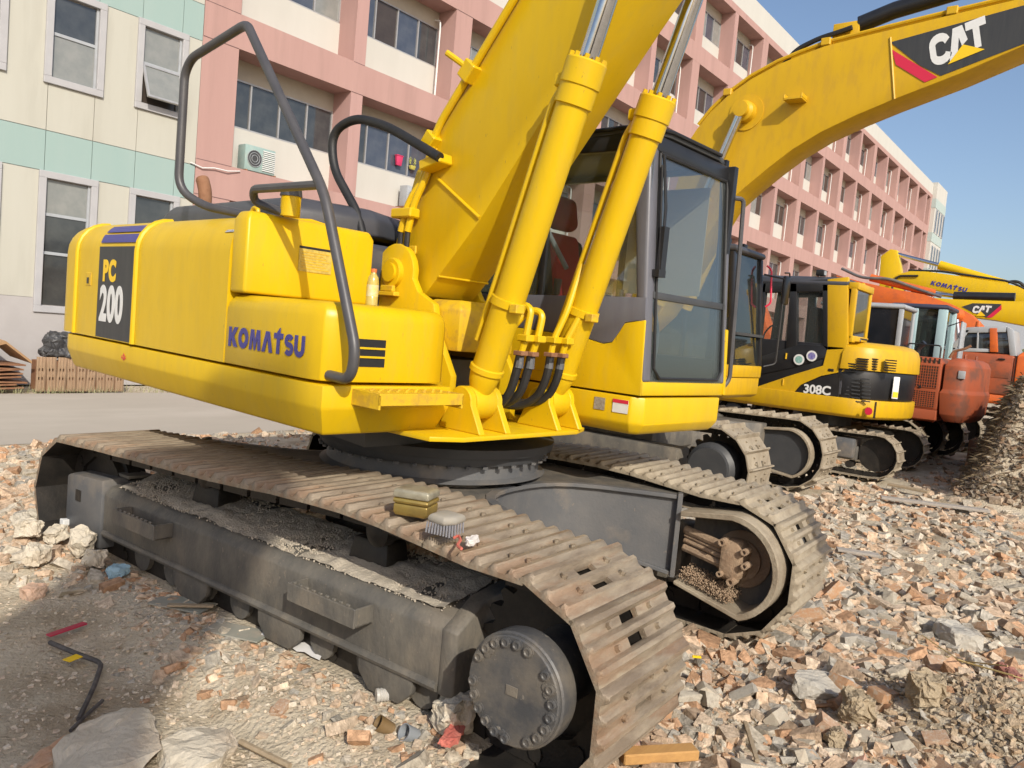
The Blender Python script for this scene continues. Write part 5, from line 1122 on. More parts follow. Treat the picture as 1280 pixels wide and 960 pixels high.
# ---- far ochre machine, boom with a black decal
c8 = Rig('excavator', 'far ochre excavator with decal on its low boom and black arm cylinder', 22.5, -1.9, 90)
undercarriage(c8, 1.66, .45, 2.3, .6, 1, SHOE2, False, PROF1, .19)
c8.B(MB().slab([(.9, 1.36), (-2.3, 1.36), (-2.7, .6), (-2.7, -.6), (-2.3, -1.36), (.9, -1.36)], [(1.1, .05), (1.15, 0), (1.4, 0)]), 'platform', CATY, .01)
c8.B(MB().slab([(-.5, 1.35), (-2.3, 1.35), (-2.68, .6), (-2.68, -.6), (-2.3, -1.35), (-.5, -1.35)], [(1.405, 0), (2.05, 0), (2.2, .1)]), 'engine_house', CATY, .02)
glazed_cab(c8, -.5, 1.1, .4, 1.36, 1.405, 1.8, 2.9, CATY, BLKP, HOODG, GLASSD)
X8 = 21.9; y8 = c8.ly(X8)
bp8 = c8.pp([(1150, 371), (1192, 374), (1280, 377), (1335, 385), (1380, 410), (1380, 440), (1330, 424), (1280, 407), (1242, 400), (1210, 396), (1150, 387)], X8)
b8 = c8.B(MB().prism(bp8, 'y', y8-.5, y8), 'boom', YEL, .012)
c8.decal('black_decal', [(1202, 383.5), (1216, 379), (1252, 380), (1242, 394), (1233, 397), (1215, 390)], X8, BLKD, b8, .006)
c8.decal('red_stripe', [(1252, 381), (1252, 387), (1240, 397), (1233, 397)], X8, REDD, b8, .012)
for ch, x_ in (('c', 1214.5), ('a', 1222), ('t', 1229.5)): c8.letters(glyphs, ch, (x_, 391), (x_+20, 393.5), X8, 9.5, WHT, b8, lift=.014, width=.8, slant=.1)
c8.decal('yellow_triangle', [(1220, 395), (1226, 389), (1232, 395)], X8, YELD, b8, .018)
a0, a1 = c8.pp([(1191, 372), (1268, 374)], X8); c8.B(MB().cyl((a0[0], y8-.1, a0[1]+.05), (a1[0], y8-.1, a1[1]+.05), .11, None, 16), 'arm_cylinder', BLKP, parent=b8)
a2 = c8.pp([(1138, 366)], X8)[0]; c8.B(MB().cyl((a2[0], y8-.1, a2[1]+.05), (a0[0], y8-.1, a0[1]+.05), .05, None, 12), 'piston_rod', CHROME, parent=b8)

# ------------------------------------------------------------------ big machine behind the photographer; its raised boom shades the ground at the left
def upw(x, y, z=0): c, s = math.cos(YU), math.sin(YU); return Vector((MC[0]+x*c-y*s, MC[1]+x*s+y*c, z))
p = upw(6.0, -6.55)
c9 = Rig('excavator', 'large ochre excavator with raised boom standing behind the photographer', p.x, p.y, math.degrees(YU))
undercarriage(c9, 1.9, .48, 2.5, .6, 1.1, SHOE2, False, PROF1, .2)
c9.B(MB().slab([(1.0, 1.45), (-2.6, 1.45), (-3.0, .6), (-3.0, -.6), (-2.6, -1.45), (1.0, -1.45)], [(1.15, .05), (1.2, 0), (1.45, 0)]), 'platform', CATY, .01)
c9.B(MB().slab([(-.6, 1.44), (-2.6, 1.44), (-2.98, .6), (-2.98, -.6), (-2.6, -1.44), (-.6, -1.44)], [(1.455, 0), (2.2, 0), (2.35, .1)]), 'engine_house', CATY, .02)
glazed_cab(c9, -.5, 1.1, .45, 1.40, 1.455, 1.8, 3.0, CATY, BLKP, HOODG, GLASSD)
c9.B(MB().prism([(.55, 1.9), (.85, 2.15), (3.07, 6.1), (3.93, 7.35), (4.40, 8.05), (4.25, 8.55), (3.5, 8.4), (2.85, 7.35), (2.05, 6.1), (.15, 2.45)], 'y', -.35, .15), 'boom', CATY, .012)
c9.B(MB().prism([(4.0, 8.4), (4.35, 8.0), (4.9, 4.6), (4.6, 4.5)], 'y', -.8, -.5), 'dipper_arm', CATY, .012)

# ------------------------------------------------------------------ rubble
def hull(pts):
    b = bmesh.new()
    for q in pts: b.verts.new(q)
    r = bmesh.ops.convex_hull(b, input=b.verts)
    bmesh.ops.delete(b, geom=[v for v in b.verts if not v.link_faces], context='VERTS')
    bmesh.ops.triangulate(b, faces=b.faces); b.verts.index_update()
    v = np.array([q.co[:] for q in b.verts]); f = np.array([[x.index for x in fc.verts] for fc in b.faces]); b.free(); return v, f
rr = random.Random(3)
def frag(sx, sy, sz, n, chip=.25):
    pts = []
    for i in range(n):
        q = [rr.uniform(-1, 1) for _ in range(3)]; k = rr.randrange(3); q[k] = math.copysign(rr.uniform(1-chip, 1), q[k]); k2 = rr.randrange(3); q[k2] = math.copysign(rr.uniform(1-chip, 1), q[k2])
        pts.append((q[0]*sx, q[1]*sy, q[2]*sz))
    return hull(pts)
def block(sx, sy, sz, j):
    pts = []
    for a in (-1, 1):
        for b in (-1, 1):
            for c in (-1, 1):
                q = [a*(1-rr.random()*j), b*(1-rr.random()*j), c*(1-rr.random()*j*.7)]; pts.append((q[0]*sx, q[1]*sy, q[2]*sz))
                if rr.random() < .5: q[rr.randrange(3)] *= 1-rr.random()*j*1.3; pts.append((q[0]*sx, q[1]*sy, q[2]*sz))
    return hull(pts)
PROTO = [block(1, rr.uniform(.5, .95), rr.uniform(.3, .65), rr.uniform(.35, .6)) for _ in range(16)] + [block(1, .55, .34, .16) for _ in range(5)] + [frag(1, .8, .18, 12, .1) for _ in range(4)]
PALETTE = [((.46, .285, .175), .14), ((.51, .38, .27), .25), ((.53, .425, .32), .20), ((.36, .335, .29), .13), ((.46, .41, .33), .16), ((.55, .49, .40), .06), ((.30, .225, .16), .03)]
PALC = np.array([p_[0] for p_ in PALETTE]); PALW = np.array([p_[1] for p_ in PALETTE])
def view(x, y):
    v = Vector((x, y, 0))-CO; d = v.dot(CF); return 640+FPX*v.dot(CR)/d if d > .3 else None, 480-FPX*v.dot(CU)/d if d > .3 else None, d
def blocked(x, y, r_=0):
    a, b = to_main(x, y)
    if abs(a) < 1.80 and .78-r_ < abs(b) < 1.40+r_ and not (-1.95 < a < 1.5 and b < -1.27 and r_ < .05): return True
    for (cx, cy, hl, g1, g2) in ((8.85, 4.88, 2.1, .85, 1.5), (12.95, 3.8, 1.45, .65, 1.13), (15.35, 4.15, 1.85, .7, 1.25)):
        if abs(y-cy) < hl and g1-r_ < abs(x-cx) < g2+r_: return True
    return False
def zone(x, y, s_=.02):
    a, b = to_main(x, y)
    if a < 1.55 and b < -1.45:       # trodden earth on the near left
        k = .62 if s_ < .02 else .07
        if a < -1.6: k = 1.0
        if -1.9 < a < 1.4 and b > -1.72: k = .9 if s_ < .02 else .16
        if a > .55: k = .9 if s_ < .02 else .10
        return k+.35*noise.noise(Vector((x*1.1, y*1.1, 5)))
    if abs(b) < .8 and abs(a) < 1.6: return .5
    if (x-4.2)**2+(y-.22)**2 < .3: return .15
    return 1.0 if s_ < .02 else min(1, .62+.75*noise.noise(Vector((x*.9, y*.9, 8))))
def scatter(n, smin, smax, dmax, sink=.3, dmin=0, spread=1):
    items = []; tries = 0
    while len(items) < n and tries < n*14:
        tries += 1
        d = math.sqrt(random.uniform((max(.9, dmin))**2, dmax**2)) if spread else random.uniform(max(.9, dmin), dmax); a = random.uniform(-R(47), R(47))
        f = Vector((CF.x, CF.y)).normalized(); s = Vector((f.y, -f.x)); q = f*d*math.cos(a)+s*d*math.sin(a)
        x, y = q
        if y > 9.0 or y < -1.5: continue
        px, py, dd = view(x, y)
        if px is None or not (-420 < px < 1720 and py < 1250): continue
        if blocked(x, y, smin): continue
        if random.random() > zone(x, y, smin): continue
        if 11.3 < x < 19 and y < 1.6 and random.random() < .85: continue
        sz = smin*(smax/smin)**(random.random()**1.6)
        items.append((x, y, sz))
    return items
COLMAT = bpy.data.materials.new('mixed_rubble'); COLMAT.use_nodes = True
_n = COLMAT.node_tree.nodes; _l = COLMAT.node_tree.links; _b = _n['Principled BSDF']; _b.inputs['Roughness'].default_value = .95; _b.inputs['Specular IOR Level'].default_value = .15
_a = _n.new('ShaderNodeAttribute'); _a.attribute_name = 'Col'; _t = _n.new('ShaderNodeTexNoise'); _t.inputs['Scale'].default_value = 38; _t.inputs['Detail'].default_value = 6
_tc = _n.new('ShaderNodeTexCoord'); _l.new(_tc.outputs['Object'], _t.inputs[0])
_m = _n.new('ShaderNodeMix'); _m.data_type = 'RGBA'; _m.blend_type = 'MULTIPLY'; _m.inputs[0].default_value = .8
_r = _n.new('ShaderNodeValToRGB'); _r.color_ramp.elements[0].color = (.55, .53, .5, 1); _r.color_ramp.elements[1].color = (1.35, 1.33, 1.3, 1); _r.color_ramp.elements[0].position = .32; _r.color_ramp.elements[1].position = .7
_l.new(_t.outputs[0], _r.inputs[0]); _l.new(_a.outputs['Color'], _m.inputs[6]); _l.new(_r.outputs[0], _m.inputs[7]); _l.new(_m.outputs[2], _b.inputs['Base Color'])
_bp = _n.new('ShaderNodeBump'); _bp.inputs['Strength'].default_value = .6; _bp.inputs['Distance'].default_value = .01; _t2 = _n.new('ShaderNodeTexNoise'); _t2.inputs['Scale'].default_value = 110; _l.new(_tc.outputs['Object'], _t2.inputs[0]); _l.new(_t2.outputs[0], _bp.inputs['Height']); _l.new(_bp.outputs[0], _b.inputs['Normal'])
def rubble_mesh(name, items, label, tint=None, lift=.3):
    V = []; F = []; C = []; off = 0
    n = len(items); pid = RNG.integers(0, len(PROTO), n)
    ci = RNG.choice(len(PALC), n, p=PALW/PALW.sum())
    for k, (x, y, s) in enumerate(items):
        v, f = PROTO[pid[k]]
        e = (RNG.normal(0, .35), RNG.normal(0, .35), RNG.uniform(0, 6.28))
        cx_, sx_ = math.cos(e[0]), math.sin(e[0]); cy_, sy_ = math.cos(e[1]), math.sin(e[1]); cz_, sz_ = math.cos(e[2]), math.sin(e[2])
        rm = np.array([[cz_, -sz_, 0], [sz_, cz_, 0], [0, 0, 1]]) @ np.array([[cy_, 0, sy_], [0, 1, 0], [-sy_, 0, cy_]]) @ np.array([[1, 0, 0], [0, cx_, -sx_], [0, sx_, cx_]])
        w_ = (v*s*.5) @ rm.T + np.array([x, y, gh(x, y)+s*.5*lift*RNG.uniform(-.3, 1.3)])
        V.append(w_); F.append(f+off); off += len(v)
        c = PALC[ci[k]]*RNG.uniform(.8, 1.15)
        if tint is not None: c = c*.35+np.array(tint)*.65
        C.append(np.repeat([[*c, 1]], len(v), 0))
    V = np.concatenate(V); F = np.concatenate(F); C = np.concatenate(C)
    me = bpy.data.meshes.new(name); me.vertices.add(len(V)); me.vertices.foreach_set('co', V.ravel())
    me.loops.add(F.size); me.loops.foreach_set('vertex_index', F.ravel()); me.polygons.add(len(F)); me.polygons.foreach_set('loop_start', np.arange(0, F.size, 3)); me.polygons.foreach_set('loop_total', np.full(len(F), 3))
    ca = me.color_attributes.new('Col', 'FLOAT_COLOR', 'POINT'); ca.data.foreach_set('color', C.astype(np.float32).ravel())
    me.update(calc_edges=True); me.validate(); me.shade_flat(); me.materials.append(COLMAT)
    o = bpy.data.objects.new(name, me); COL.objects.link(o); o['kind'] = 'stuff'; tag(o, label, 'rubble'); return o
rubble_mesh('gravel', scatter(21000, .008, .030, 5.2), 'fine pale gravel and crumbs of brick strewn over the earth', (.58, .51, .41), .2)
rubble_mesh('brick_rubble', scatter(9000, .028, .085, 5.6)+scatter(3000, .08, .18, 7)+scatter(9000, .055, .17, 11, dmin=4.5)+scatter(3200, .06, .18, 17, dmin=8), 'dense layer of crushed pink brick and grey mortar rubble', None, .12)
# the larger pieces one can pick out
def big(kind, n, smin, smax, dmax, mats, name, label, cat, group, protos, zlift=.25):
    me_cache = {}
    its = [i_ for i_ in scatter(n*2, smin, smax, dmax, dmin=1.2, spread=0) if -40 < view(i_[0], i_[1])[0] < 1320][:n]
    for (x, y, s) in its:
        pi = rr.choice(protos); m_ = rr.choice(mats); key = (pi, m_.name)
        if key not in me_cache:
            v, f = PROTO[pi]; b = bmesh.new(); vv = [b.verts.new(q) for q in v]
            for t in f: b.faces.new([vv[i] for i in t])
            bmesh.ops.dissolve_limit(b, angle_limit=R(9), verts=b.verts, edges=b.edges)
            bmesh.ops.bevel(b, geom=list(b.edges), offset=.07, segments=2, affect='EDGES', profile=.6, clamp_overlap=True)
            bmesh.ops.triangulate(b, faces=b.faces)
            bmesh.ops.subdivide_edges(b, edges=[e for e in b.edges if e.calc_length() > .45], cuts=1, use_grid_fill=True)
            for q in b.verts: q.co += Vector(noise.noise_vector(q.co*2.2+Vector((pi, 0, 0))))*.025
            me = bpy.data.meshes.new(name); b.to_mesh(me); b.free(); me.materials.append(m_); me_cache[key] = me
        o = bpy.data.objects.new(name, me_cache[key]); COL.objects.link(o)
        k = s*.5; o.scale = (k*rr.uniform(.85, 1.15), k*rr.uniform(.85, 1.15), k*rr.uniform(.8, 1.1))
        o.rotation_euler = (rr.gauss(0, .35), rr.gauss(0, .35), rr.uniform(0, 6.28)); o.location = (x, y, gh(x, y)+k*zlift*rr.uniform(.5, 1.2))
        tag(o, label, cat, group)
A = list(range(16)); Bk = list(range(16, 21)); Sl = list(range(21, 25))
big('b', 105, .08, .17, 7.0, [BRICK, BRICK, mat('pink_mortar_brick', (.50, .31, .23), .92, 0, (.44, .20, .12), 10, .7, .3, 60, .2, (.56, .48, .40), 5, .7)], 'brick_fragment', 'broken orange-pink brick piece lying loose in the rubble', 'brick', 'brick pieces in the rubble', A+Bk+Bk)
big('c', 85, .09, .20, 7.0, [CONC, CONC, SLATE], 'concrete_chunk', 'angular grey concrete chunk lying loose in the rubble', 'concrete chunk', 'concrete chunks in the rubble', A)
big('h', 40, .15, .21, 6.5, [BRICK, mat('orange_brick', (.46, .25, .13), .92, 0, (.50, .34, .22), 8, .8, .5, 40, .2, (.47, .41, .33), 3, .7)], 'half_brick', 'squared orange half brick with crisp corners lying in the rubble', 'brick', 'squared half bricks in the rubble', Bk, .45)
big('p', 55, .08, .17, 6, [PLAS], 'plaster_chunk', 'pale cream plaster lump lying loose in the rubble', 'plaster lump', 'plaster lumps in the rubble', A+Sl)
def rock(name, label, cat, m_, px, py, size, rz=0, tilt=(0, 0), z=.5, proto=None, group=None, dz=0, seed=1):
    p = GND(px, py); r2 = random.Random(seed); pts = []
    if proto is None:
        for i in range(26):
            a = r2.uniform(0, 6.28); k = r2.uniform(.8, 1); t = r2.choice([-1, 1])*r2.uniform(.75, 1); pts.append((math.cos(a)*k, math.sin(a)*k, t*(.9 if k < .93 else .55)))
        v, f = hull(pts)
    else: v, f = PROTO[proto]
    b = bmesh.new(); vv = [b.verts.new((q[0]*size[0]/2, q[1]*size[1]/2, q[2]*size[2]/2)) for q in v]
    for t in f: b.faces.new([vv[i] for i in t])
    bmesh.ops.subdivide_edges(b, edges=b.edges, cuts=5, use_grid_fill=True); bmesh.ops.triangulate(b, faces=b.faces)
    mn = min(size)
    for q in b.verts: q.co += Vector(noise.noise_vector(q.co*3.2/max(size)+Vector((seed, 0, 0))))*mn*.16 + Vector(noise.noise_vector(q.co*9/max(size)))*mn*.08 + Vector(noise.noise_vector(q.co*24/max(size)))*mn*.045
    me = bpy.data.meshes.new(name); b.to_mesh(me); b.free(); me.materials.append(m_)
    o = bpy.data.objects.new(name, me); COL.objects.link(o); o.rotation_euler = (tilt[0], tilt[1], rz); o.location = (p.x, p.y, gh(p.x, p.y)+size[2]*(z-.0)*.5+dz); return tag(o, label, cat, group)
rock('concrete_slab', 'big broad sunlit and shaded concrete slab on the trodden earth', 'slab', PLAS, 140, 950, (.56, .40, .12), .6, (.05, -.03), .5, seed=4)
rock('concrete_slab', 'pale cream concrete slab butted against the bigger slab', 'slab', PLAS, 246, 950, (.36, .30, .10), .9, (0, .05), .5, seed=9)
rock('brick_fragment', 'dusty pink brick leaning at the shaded end of the big slab', 'brick', BRICK, 62, 955, (.22, .13, .10), .5, (.1, 0), .7, 17)
rock('concrete_slab', 'flat pale grey slab tilted towards the yellow machine among brick pieces', 'slab', SLATE, 1028, 880, (.40, .26, .09), -.5, (.18, .1), .9, seed=12)
rock('concrete_chunk', 'large dark blue-grey concrete block half sunk in brick rubble', 'concrete chunk', SLATE, 1198, 800, (.42, .30, .14), .2, (.1, .12), .6, seed=21)
rock('brick_fragment', 'squared dark red brick standing beside pale concrete', 'brick', mat('dark_red_brick', (.26, .10, .075), .9, 0, (.34, .17, .12), 10, .6, .3, 60), 1262, 850, (.22, .18, .15), .3, (.1, .1), .9, 18)
rock('concrete_chunk', 'pale rectangular block beside the dark red brick', 'concrete chunk', CONC, 1225, 842, (.18, .15, .14), .5, (.05, .05), .9, 19)
rock('earth_clod', 'crumbly brown clod of dried earth below the tilted slab', 'clod', CLOD, 1068, 915, (.17, .16, .15), 0, (0, 0), 1, seed=31)
rock('earth_clod', 'large brown earth clod topping the spoil heap', 'clod', CLOD, 1150, 915, (.20, .17, .15), 0, (0, 0), .9, seed=33)
rock('earth_clod', 'small brown earth clod beside the crumbly one', 'clod', CLOD, 1040, 935, (.11, .10, .09), 0, (0, 0), 1, seed=35)
rock('plaster_chunk', 'smooth peach coloured lump on the trodden earth', 'plaster lump', mat('peach_plaster', (.52, .34, .24), .9, 0, (.56, .42, .32), 8, .6, .2, 60), 40, 752, (.15, .12, .08), 0, (0, 0), .8, seed=41)
rock('concrete_chunk', 'whitish concrete lump under the plastic bottle by the sprocket', 'concrete chunk', PLAS, 566, 930, (.22, .18, .16), 0, (0, 0), 1, seed=43)
rock('brick_fragment', 'bright pinkish-red brick below the bolted hub', 'brick', mat('bright_red_brick', (.52, .13, .10), .9, 0, (.56, .2, .15), 14, .7, .4, 60), 562, 955, (.18, .11, .07), .4, (.1, .1), 1.2, 17, dz=.02)
for i, (px, py, sz, m_) in enumerate(((52, 660, .20, CONC), (75, 642, .17, BRICK), (35, 690, .18, PLAS), (70, 690, .16, PLAS), (100, 700, .20, PLAS), (25, 670, .14, CONC), (45, 712, .17, PLAS), (118, 715, .16, PLAS), (66, 668, .15, CONC))):
    rock('plaster_chunk' if m_ is PLAS else ('brick_fragment' if m_ is BRICK else 'concrete_chunk'), {'p': 'pale plaster lump heaped against the idler end of the near track', 'b': 'pinkish brick lump heaped against the idler end of the near track', 'c': 'grey concrete lump heaped against the idler end of the near track'}['p' if m_ is PLAS else ('b' if m_ is BRICK else 'c')], 'rubble lump', m_, px, py+12, (sz, sz*.8, sz*.7), i*1.1, (.2, .1*i % .5), 1.1, group='lumps heaped at the idler', dz=.06 if i in (0, 1, 5, 8) else .02, seed=50+i)
# crumbs of the spoil heap and dry stalks on the far mound
its = []
for i in range(3200):
    a = random.uniform(0, 6.28); d = abs(random.gauss(0, .42)); x = 4.2+math.cos(a)*d*1.35; y = .22+math.sin(a)*d*1.1; its.append((x, y, random.uniform(.012, .05)))
rubble_mesh('spoil_crumbs', its, 'crumbled brown earth covering the low spoil heap', (.35, .285, .195), .5)
its = []
for i in range(9500):
    x = random.uniform(11.2, 19); y = 1.85-abs(random.gauss(0, .9))
    if gh(x, y) > .1: its.append((x, y, random.uniform(.025, .10)))
rubble_mesh('mound_crumbs', its, 'dark soil lumps covering the tall mound beside the row of machines', (.13, .10, .072), .5)
q = MB()
for i in range(9000):
    x = random.uniform(11.2, 19); y = 1.85-abs(random.gauss(0, .9)); h = gh(x, y)
    if h < .2: continue
    a = random.uniform(0, 6.28); l_ = random.uniform(.06, .22); d = Vector((math.cos(a), math.sin(a), random.uniform(-.5, .4))).normalized()*l_; s = Vector((-math.sin(a), math.cos(a), 0))*.0022
    c = Vector((x, y, h+.02)); q.add([c-s, c+s, c+d*.6+s*.7+Vector((0, 0, .02)), c+d], [(0, 1, 2, 3)])
o = q.build('dry_grass', mat('dry_stalks', (.20, .15, .09), .9, 0, (.11, .085, .055), 2, .8), smooth=False); o['kind'] = 'stuff'; tag(o, 'tangled dry stalks matted over the dark soil mound', 'dry grass')
q = MB()
for i in range(5000):
    x = random.uniform(2, 20); y = 13.3+abs(random.gauss(0, .35))
    if y > 14.5: continue
    if random.random() > .5+.8*noise.noise(Vector((x*1.3, 2, 0))): continue
    a = random.uniform(0, 6.28); l_ = random.uniform(.04, .16); d = Vector((math.cos(a)*.5, math.sin(a)*.5, 1)).normalized()*l_; s = Vector((-math.sin(a), math.cos(a), 0))*.006
    c = Vector((x, y, 0)); q.add([c-s, c+s, c+d], [(0, 1, 2)])
o = q.build('verge_grass', mat('faded_verge_grass', (.26, .26, .13), .9, 0, (.36, .31, .2), 1, .7), smooth=False); o['kind'] = 'stuff'; tag(o, 'thin faded grass along the foot of the building', 'grass')

# ------------------------------------------------------------------ clutter
def on(px, py, dz=0, z=0): p = GND(px, py, z); return Vector((p.x, p.y, max(z, gh(p.x, p.y))+dz))
def stick(name, label, cat, m_, pxs, r_, dz=.03, sides=6, group=None):
    o = MB().tube(fillet([on(a, b, dz) for a, b in pxs], .04, 3), r_, sides).build(name, m_); return tag(o, label, cat, group)
def plank(name, label, cat, m_, a, b, wd, th, dz=.03, twist=0):
    p0, p1 = on(*a, dz), on(*b, dz); u = (p1-p0).normalized(); s = u.cross(Vector((0, 0, 1))).normalized()*wd/2; t = Vector((0, 0, th))
    o = MB().loft([[p-s, p+s, p+s+t, p-s+t] for p in (p0, p1)]).build(name, m_, None, min(th, wd)*.12, 1); return tag(o, label, cat)
RUBS = mat('dark_rubber_strip', (.05, .045, .045), .6, 0, (.16, .14, .13), 20, .6)
stick('rubber_strip', 'bent dark rubber strip lying across the shaded earth', 'strip', RUBS, ((62, 808), (95, 822), (127, 834), (118, 862), (98, 905)), .011, .02)
stick('rubber_strip', 'thin dark strip beside the bent rubber strip', 'strip', RUBS, ((128, 880), (108, 898), (88, 918)), .008, .015)
plank('plastic_strip', 'crimson plastic strip on the earth near the shaded slab', 'plastic scrap', mat('crimson_plastic', (.45, .03, .07), .45), (60, 803), (106, 787), .035, .008, .03)
plank('plastic_scrap', 'small yellow plastic scrap beside the rubber strip', 'plastic scrap', YELD, (82, 832), (102, 824), .045, .004, .02)
plank('plastic_scrap', 'tiny yellow scrap caught between concrete lumps', 'plastic scrap', YELD, (864, 833), (875, 834), .015, .01, .05)
plank('wood_offcut', 'thin splintered brown slat under the shaded track frame', 'wood', WOODM, (208, 778), (266, 779), .03, .012, .03)
plank('wood_offcut', 'pale split stick lying at the bottom by the spoil heap', 'wood', WOODM, (930, 915), (945, 965), .018, .012, .04)
plank('wood_block', 'orange-brown timber offcut at the foot of the near track', 'wood', mat('orange_timber', (.48, .27, .09), .8, 0, (.38, .2, .07), 8, .7, .2, 60, stretch=(.6, 8, 8)), (775, 958), (868, 952), .07, .045, .02)
stick('wooden_stick', 'weathered grey-brown stick on sunlit gravel below the track frame', 'wood', WOODM, ((300, 935), (330, 950), (362, 966)), .012, .025)
plank('weathered_board', 'long grey weathered board crossing the rubble beyond the far track', 'board', mat('grey_board', (.32, .29, .25), .85, 0, (.42, .37, .32), 5, .8, .2, 50, stretch=(.5, 8, 8)), (1045, 695), (1098, 703), .10, .02, .05)
plank('weathered_board', 'grey board lying in the rubble beside the dark mound', 'board', mat('grey_board', (0, 0, 0)), (1100, 628), (1235, 648), .14, .03, .05)
plank('weathered_board', 'short pale board near the dark soil mound', 'board', WOODM, (1110, 612), (1160, 622), .12, .03, .06)
for i, (a, b) in enumerate((((1180, 840), (1262, 880)), ((1195, 845), (1280, 872)), ((1185, 852), (1250, 900)), ((1150, 812), (1200, 852)), ((1210, 850), (1190, 885)))):
    stick('straw', 'dry straw stalk strewn by the dark red brick', 'straw', mat('straw', (.52, .40, .17), .8), (a, b), .0035, .09, 4, 'straw stalks')
# sheet of paper, cups, bottle
q = MB(); P0 = on(325, 812, .02); P1 = on(398, 845, .02); P2 = on(335, 800, .035); u = P1-P0; v = (P2-P0)*1.3
for i in range(9):
    for j in range(4): q.v.append(P0+u*(i/8)+v*(j/3)+Vector((0, 0, .016*noise.noise(Vector((i*.9, j*.9, 3))))))
for i in range(8):
    for j in range(3): a = i*4+j; q.f.append([a, a+1, a+5, a+4])
o = q.build('paper_sheet', mat('white_paper', (.72, .70, .68), .8)); tag(o, 'crumpled white paper sheet beside the track rollers', 'paper')
def cup(name, label, m_, px, py, r_, h, tilt, az):
    p = on(px, py, .0); d = Vector((math.cos(az)*math.sin(tilt), math.sin(az)*math.sin(tilt), math.cos(tilt)))
    o = MB().lathe(p, d, [(0, 0), (0, r_*.85), (h, r_), (h, r_*.9), (.01, r_*.76), (.011, 0)], 20).build(name, m_); return tag(o, label, 'cup')
cup('cup', 'brown dusty plastic cup lying open on the gravel', mat('brown_plastic', (.16, .10, .04), .4, 0, (.28, .2, .12), 8, .6), 488, 930, .032, .07, 1.0, 2.6)
cup('cup', 'grey plastic cup lying open beside the brown one', mat('grey_plastic', (.24, .26, .28), .4), 518, 938, .034, .065, 1.05, 2.9)
p = on(468, 894, .03); d = (on(530, 888, .03)-p).normalized()
o = MB().lathe(p, d, [(0, 0), (0, .028)]+[(.01+.013*i+dd, .030-(.003 if dd else 0)) for i in range(11) for dd in (0, .007)]+[(.17, .028), (.19, .014), (.21, .013), (.21, 0)], 18).build('plastic_bottle', mat('cloudy_plastic', (.42, .40, .36), .25, 0, (.55, .52, .48), 6, .5, 0, 1, .6)); tag(o, 'ribbed cloudy plastic bottle lying beside the near sprocket', 'bottle')
rock('foam_piece', 'white foam piece behind the ribbed bottle', 'foam', WHT, 495, 882, (.14, .07, .05), 0, (0, 0), 1.2, seed=77, dz=.02)
plank('juice_carton', 'flattened white and red carton by the idler end', 'carton', WHT, (75, 690), (112, 683), .05, .04, .09)
rock('cloth_rag', 'pale blue rag lump under the idler end of the frame', 'rag', mat('blue_rag', (.28, .42, .5), .9), 146, 735, (.14, .1, .08), 0, (0, 0), 1, seed=80)
plank('glass_sheet', 'dusty flat green-grey glass sheet under the track rollers', 'glass sheet', mat('dusty_green_glass', (.25, .26, .22), .5, 0, (.36, .33, .27), 4, .9, 0, 1, .4, (.38, .33, .26), 9, .8), (195, 765), (260, 778), .16, .008, .012)
plank('glass_sheet', 'second dusty glass sheet in the sun beneath the roller guards', 'glass sheet', mat('dusty_green_glass', (0, 0, 0)), (262, 800), (330, 815), .14, .008, .012)

# ---- things left on the machine
def tw(x, y, z): c, s = math.cos(YT), math.sin(YT); return Vector((MC[0]+x*c-y*s, MC[1]+x*s+y*c, z))
zt = .90
tin = thing('food_tin', 'old brass and cream lidded tin resting on the track shoes', 'tin', GND(519, 643, zt), YT+.35)
TINY = mat('brass_tin', (.42, .30, .08), .35, .6, (.25, .17, .06), 9, .7); TINL = mat('scratched_cream_lid', (.36, .33, .24), .4, .3, (.20, .17, .12), 14, .9)
sq = lambda w_, d_: [(-w_, -d_), (w_, -d_), (w_, d_), (-w_, d_)]
MB().slab(sq(.075, .062), [(0, .008), (.012, 0), (.05, 0)]).build('body', TINY, tin, .014, 3)
MB().slab(sq(.08, .067), [(.051, 0), (.075, 0)]).build('rim', TINY, tin, .012, 2)
MB().slab(sq(.078, .065), [(.0755, 0), (.105, .0), (.112, .01)]).build('lid', TINL, tin, .014, 3)
br_ = thing('scrub_brush', 'grey bristled scrubbing brush resting beside the old tin', 'brush', GND(557, 665, zt), YT+.15)
MB().slab([(-.055, -.055), (.03, -.07), (.06, -.02), (.06, .05), (-.05, .06)], [(.04, .005), (.055, 0), (.07, .006), (.075, .02)]).build('back', mat('brush_back', (.33, .295, .235), .7, 0, (.26, .25, .23), 8, .7), br_, .006)
q = MB()
for i in range(9):
    for j in range(6): x = -.05+i*.0125; y = -.055+j*.019; q.cyl((x*1.05, y*1.05, 0), (x, y, .042), .0035, .004, 5)
q.build('bristles', mat('grey_bristle', (.22, .22, .24), .7), br_)
rock('tissue', 'crumpled white tissue lying on the track shoes by the brush', 'tissue', mat('white_tissue', (.66, .62, .58), .9), 590, 676, (.09, .05, .035), .3, (0, 0), 1, seed=88).location = GND(590, 676, .885)
o = MB().tube(fillet([GND(a, b, .895) for a, b in ((568, 672), (573, 669), (576, 675), (571, 682), (577, 686))], .02, 4), .006, 6).build('red_cord', mat('salmon_cord', (.55, .14, .10), .7)); tag(o, 'short salmon red cord curled beside the tissue', 'cord')
bo = thing('drink_bottle', 'clear plastic drink bottle with orange cap standing on the yellow tool box', 'bottle', upw(.30, -.80, 1.7505), 0)
BT = mat('clear_bottle_plastic', (.50, .38, .08), .15, 0, (.42, .36, .16), 12, .6, 0, 1, .7)
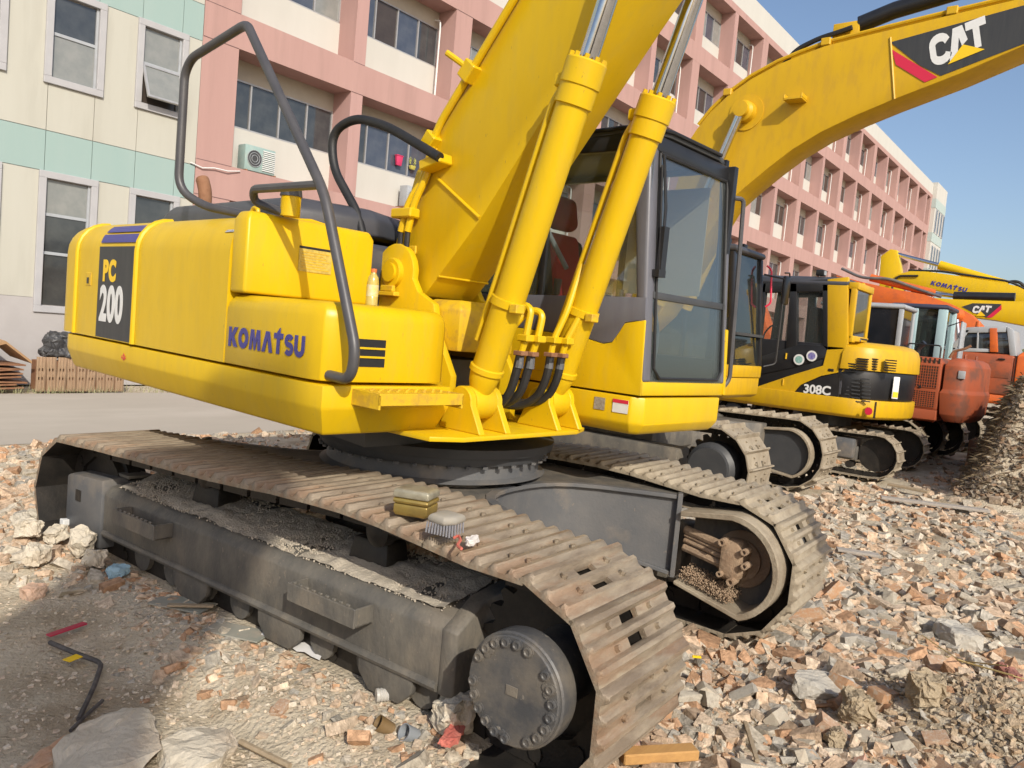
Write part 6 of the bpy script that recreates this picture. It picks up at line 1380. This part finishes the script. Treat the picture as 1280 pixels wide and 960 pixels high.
MB().lathe((0, 0, 0), (0, 0, 1), [(0, 0), (0, .026), (.006, .031), (.05, .031), (.055, .028), (.06, .031), (.12, .031), (.15, .026), (.168, .014), (.175, .013)], 20).build('body', BT, bo)
MB().lathe((0, 0, .05), (0, 0, 1), [(0, .0315), (.06, .0315)], 20).build('label_wrap', mat('bottle_wrap', (.62, .50, .12), .5, 0, (.55, .55, .50), 30, .8), bo)
MB().lathe((0, 0, .175), (0, 0, 1), [(0, .0155), (.018, .0155), (.02, 0)], 16).build('cap', mat('orange_cap', (.62, .16, .05), .4), bo)

# ---- scrap along the building
tp_ = thing('track_chain_stack', 'upright roll of rusty tan track shoes standing at the road edge', 'track chain', (4.95, 13.62, 0), R(-3))
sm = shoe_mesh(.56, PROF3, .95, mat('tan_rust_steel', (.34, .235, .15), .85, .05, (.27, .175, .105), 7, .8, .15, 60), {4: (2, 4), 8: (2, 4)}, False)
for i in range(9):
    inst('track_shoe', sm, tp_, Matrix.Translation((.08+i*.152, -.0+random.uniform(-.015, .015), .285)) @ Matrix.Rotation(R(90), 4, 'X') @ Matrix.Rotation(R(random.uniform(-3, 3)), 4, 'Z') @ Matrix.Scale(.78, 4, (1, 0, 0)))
MB().box((.02, .03, .02), (1.36, .28, .50)).build('chain_core', RUST, tp_)
wrapm = mat('black_wrap', (.035, .035, .037), .45, 0, (.09, .09, .09), 9, .7, .5, 40)
o = rock('wrapped_bundle', 'black plastic wrapped bundle on top of the rusty track roll', 'bundle', wrapm, 80, 480, (.66, .4, .46), 0, (0, 0), 1, seed=90); o.location = (5.35, 13.72, .76)
sp_ = thing('scrap_stack', 'low stack of bent rusty steel plates beside the track roll', 'scrap', (4.3, 13.9, 0), .1)
for i in range(8): MB().box((-.7+random.uniform(-.1, .1), -.35, .04+i*.055), (.45+random.uniform(-.12, .08), .3, .065+i*.055), Matrix.Rotation(R(random.uniform(-5, 5)), 3, 'Y')).build('plate', RUST, sp_, .004, 1)
MB().loft([[(-.7, -.4, .52), (-.7, .35, .62), (-.7, .35, .58), (-.7, -.4, .48)], [(.15, -.38, .80), (.15, .3, .86), (.15, .3, .82), (.15, -.38, .76)], [(.52, -.42, .50), (.52, .3, .55), (.52, .3, .51), (.52, -.42, .46)]]).build('cover_sheet', mat('tan_tarpaulin', (.36, .22, .11), .9, 0, (.28, .16, .08), 5, .7), sp_)
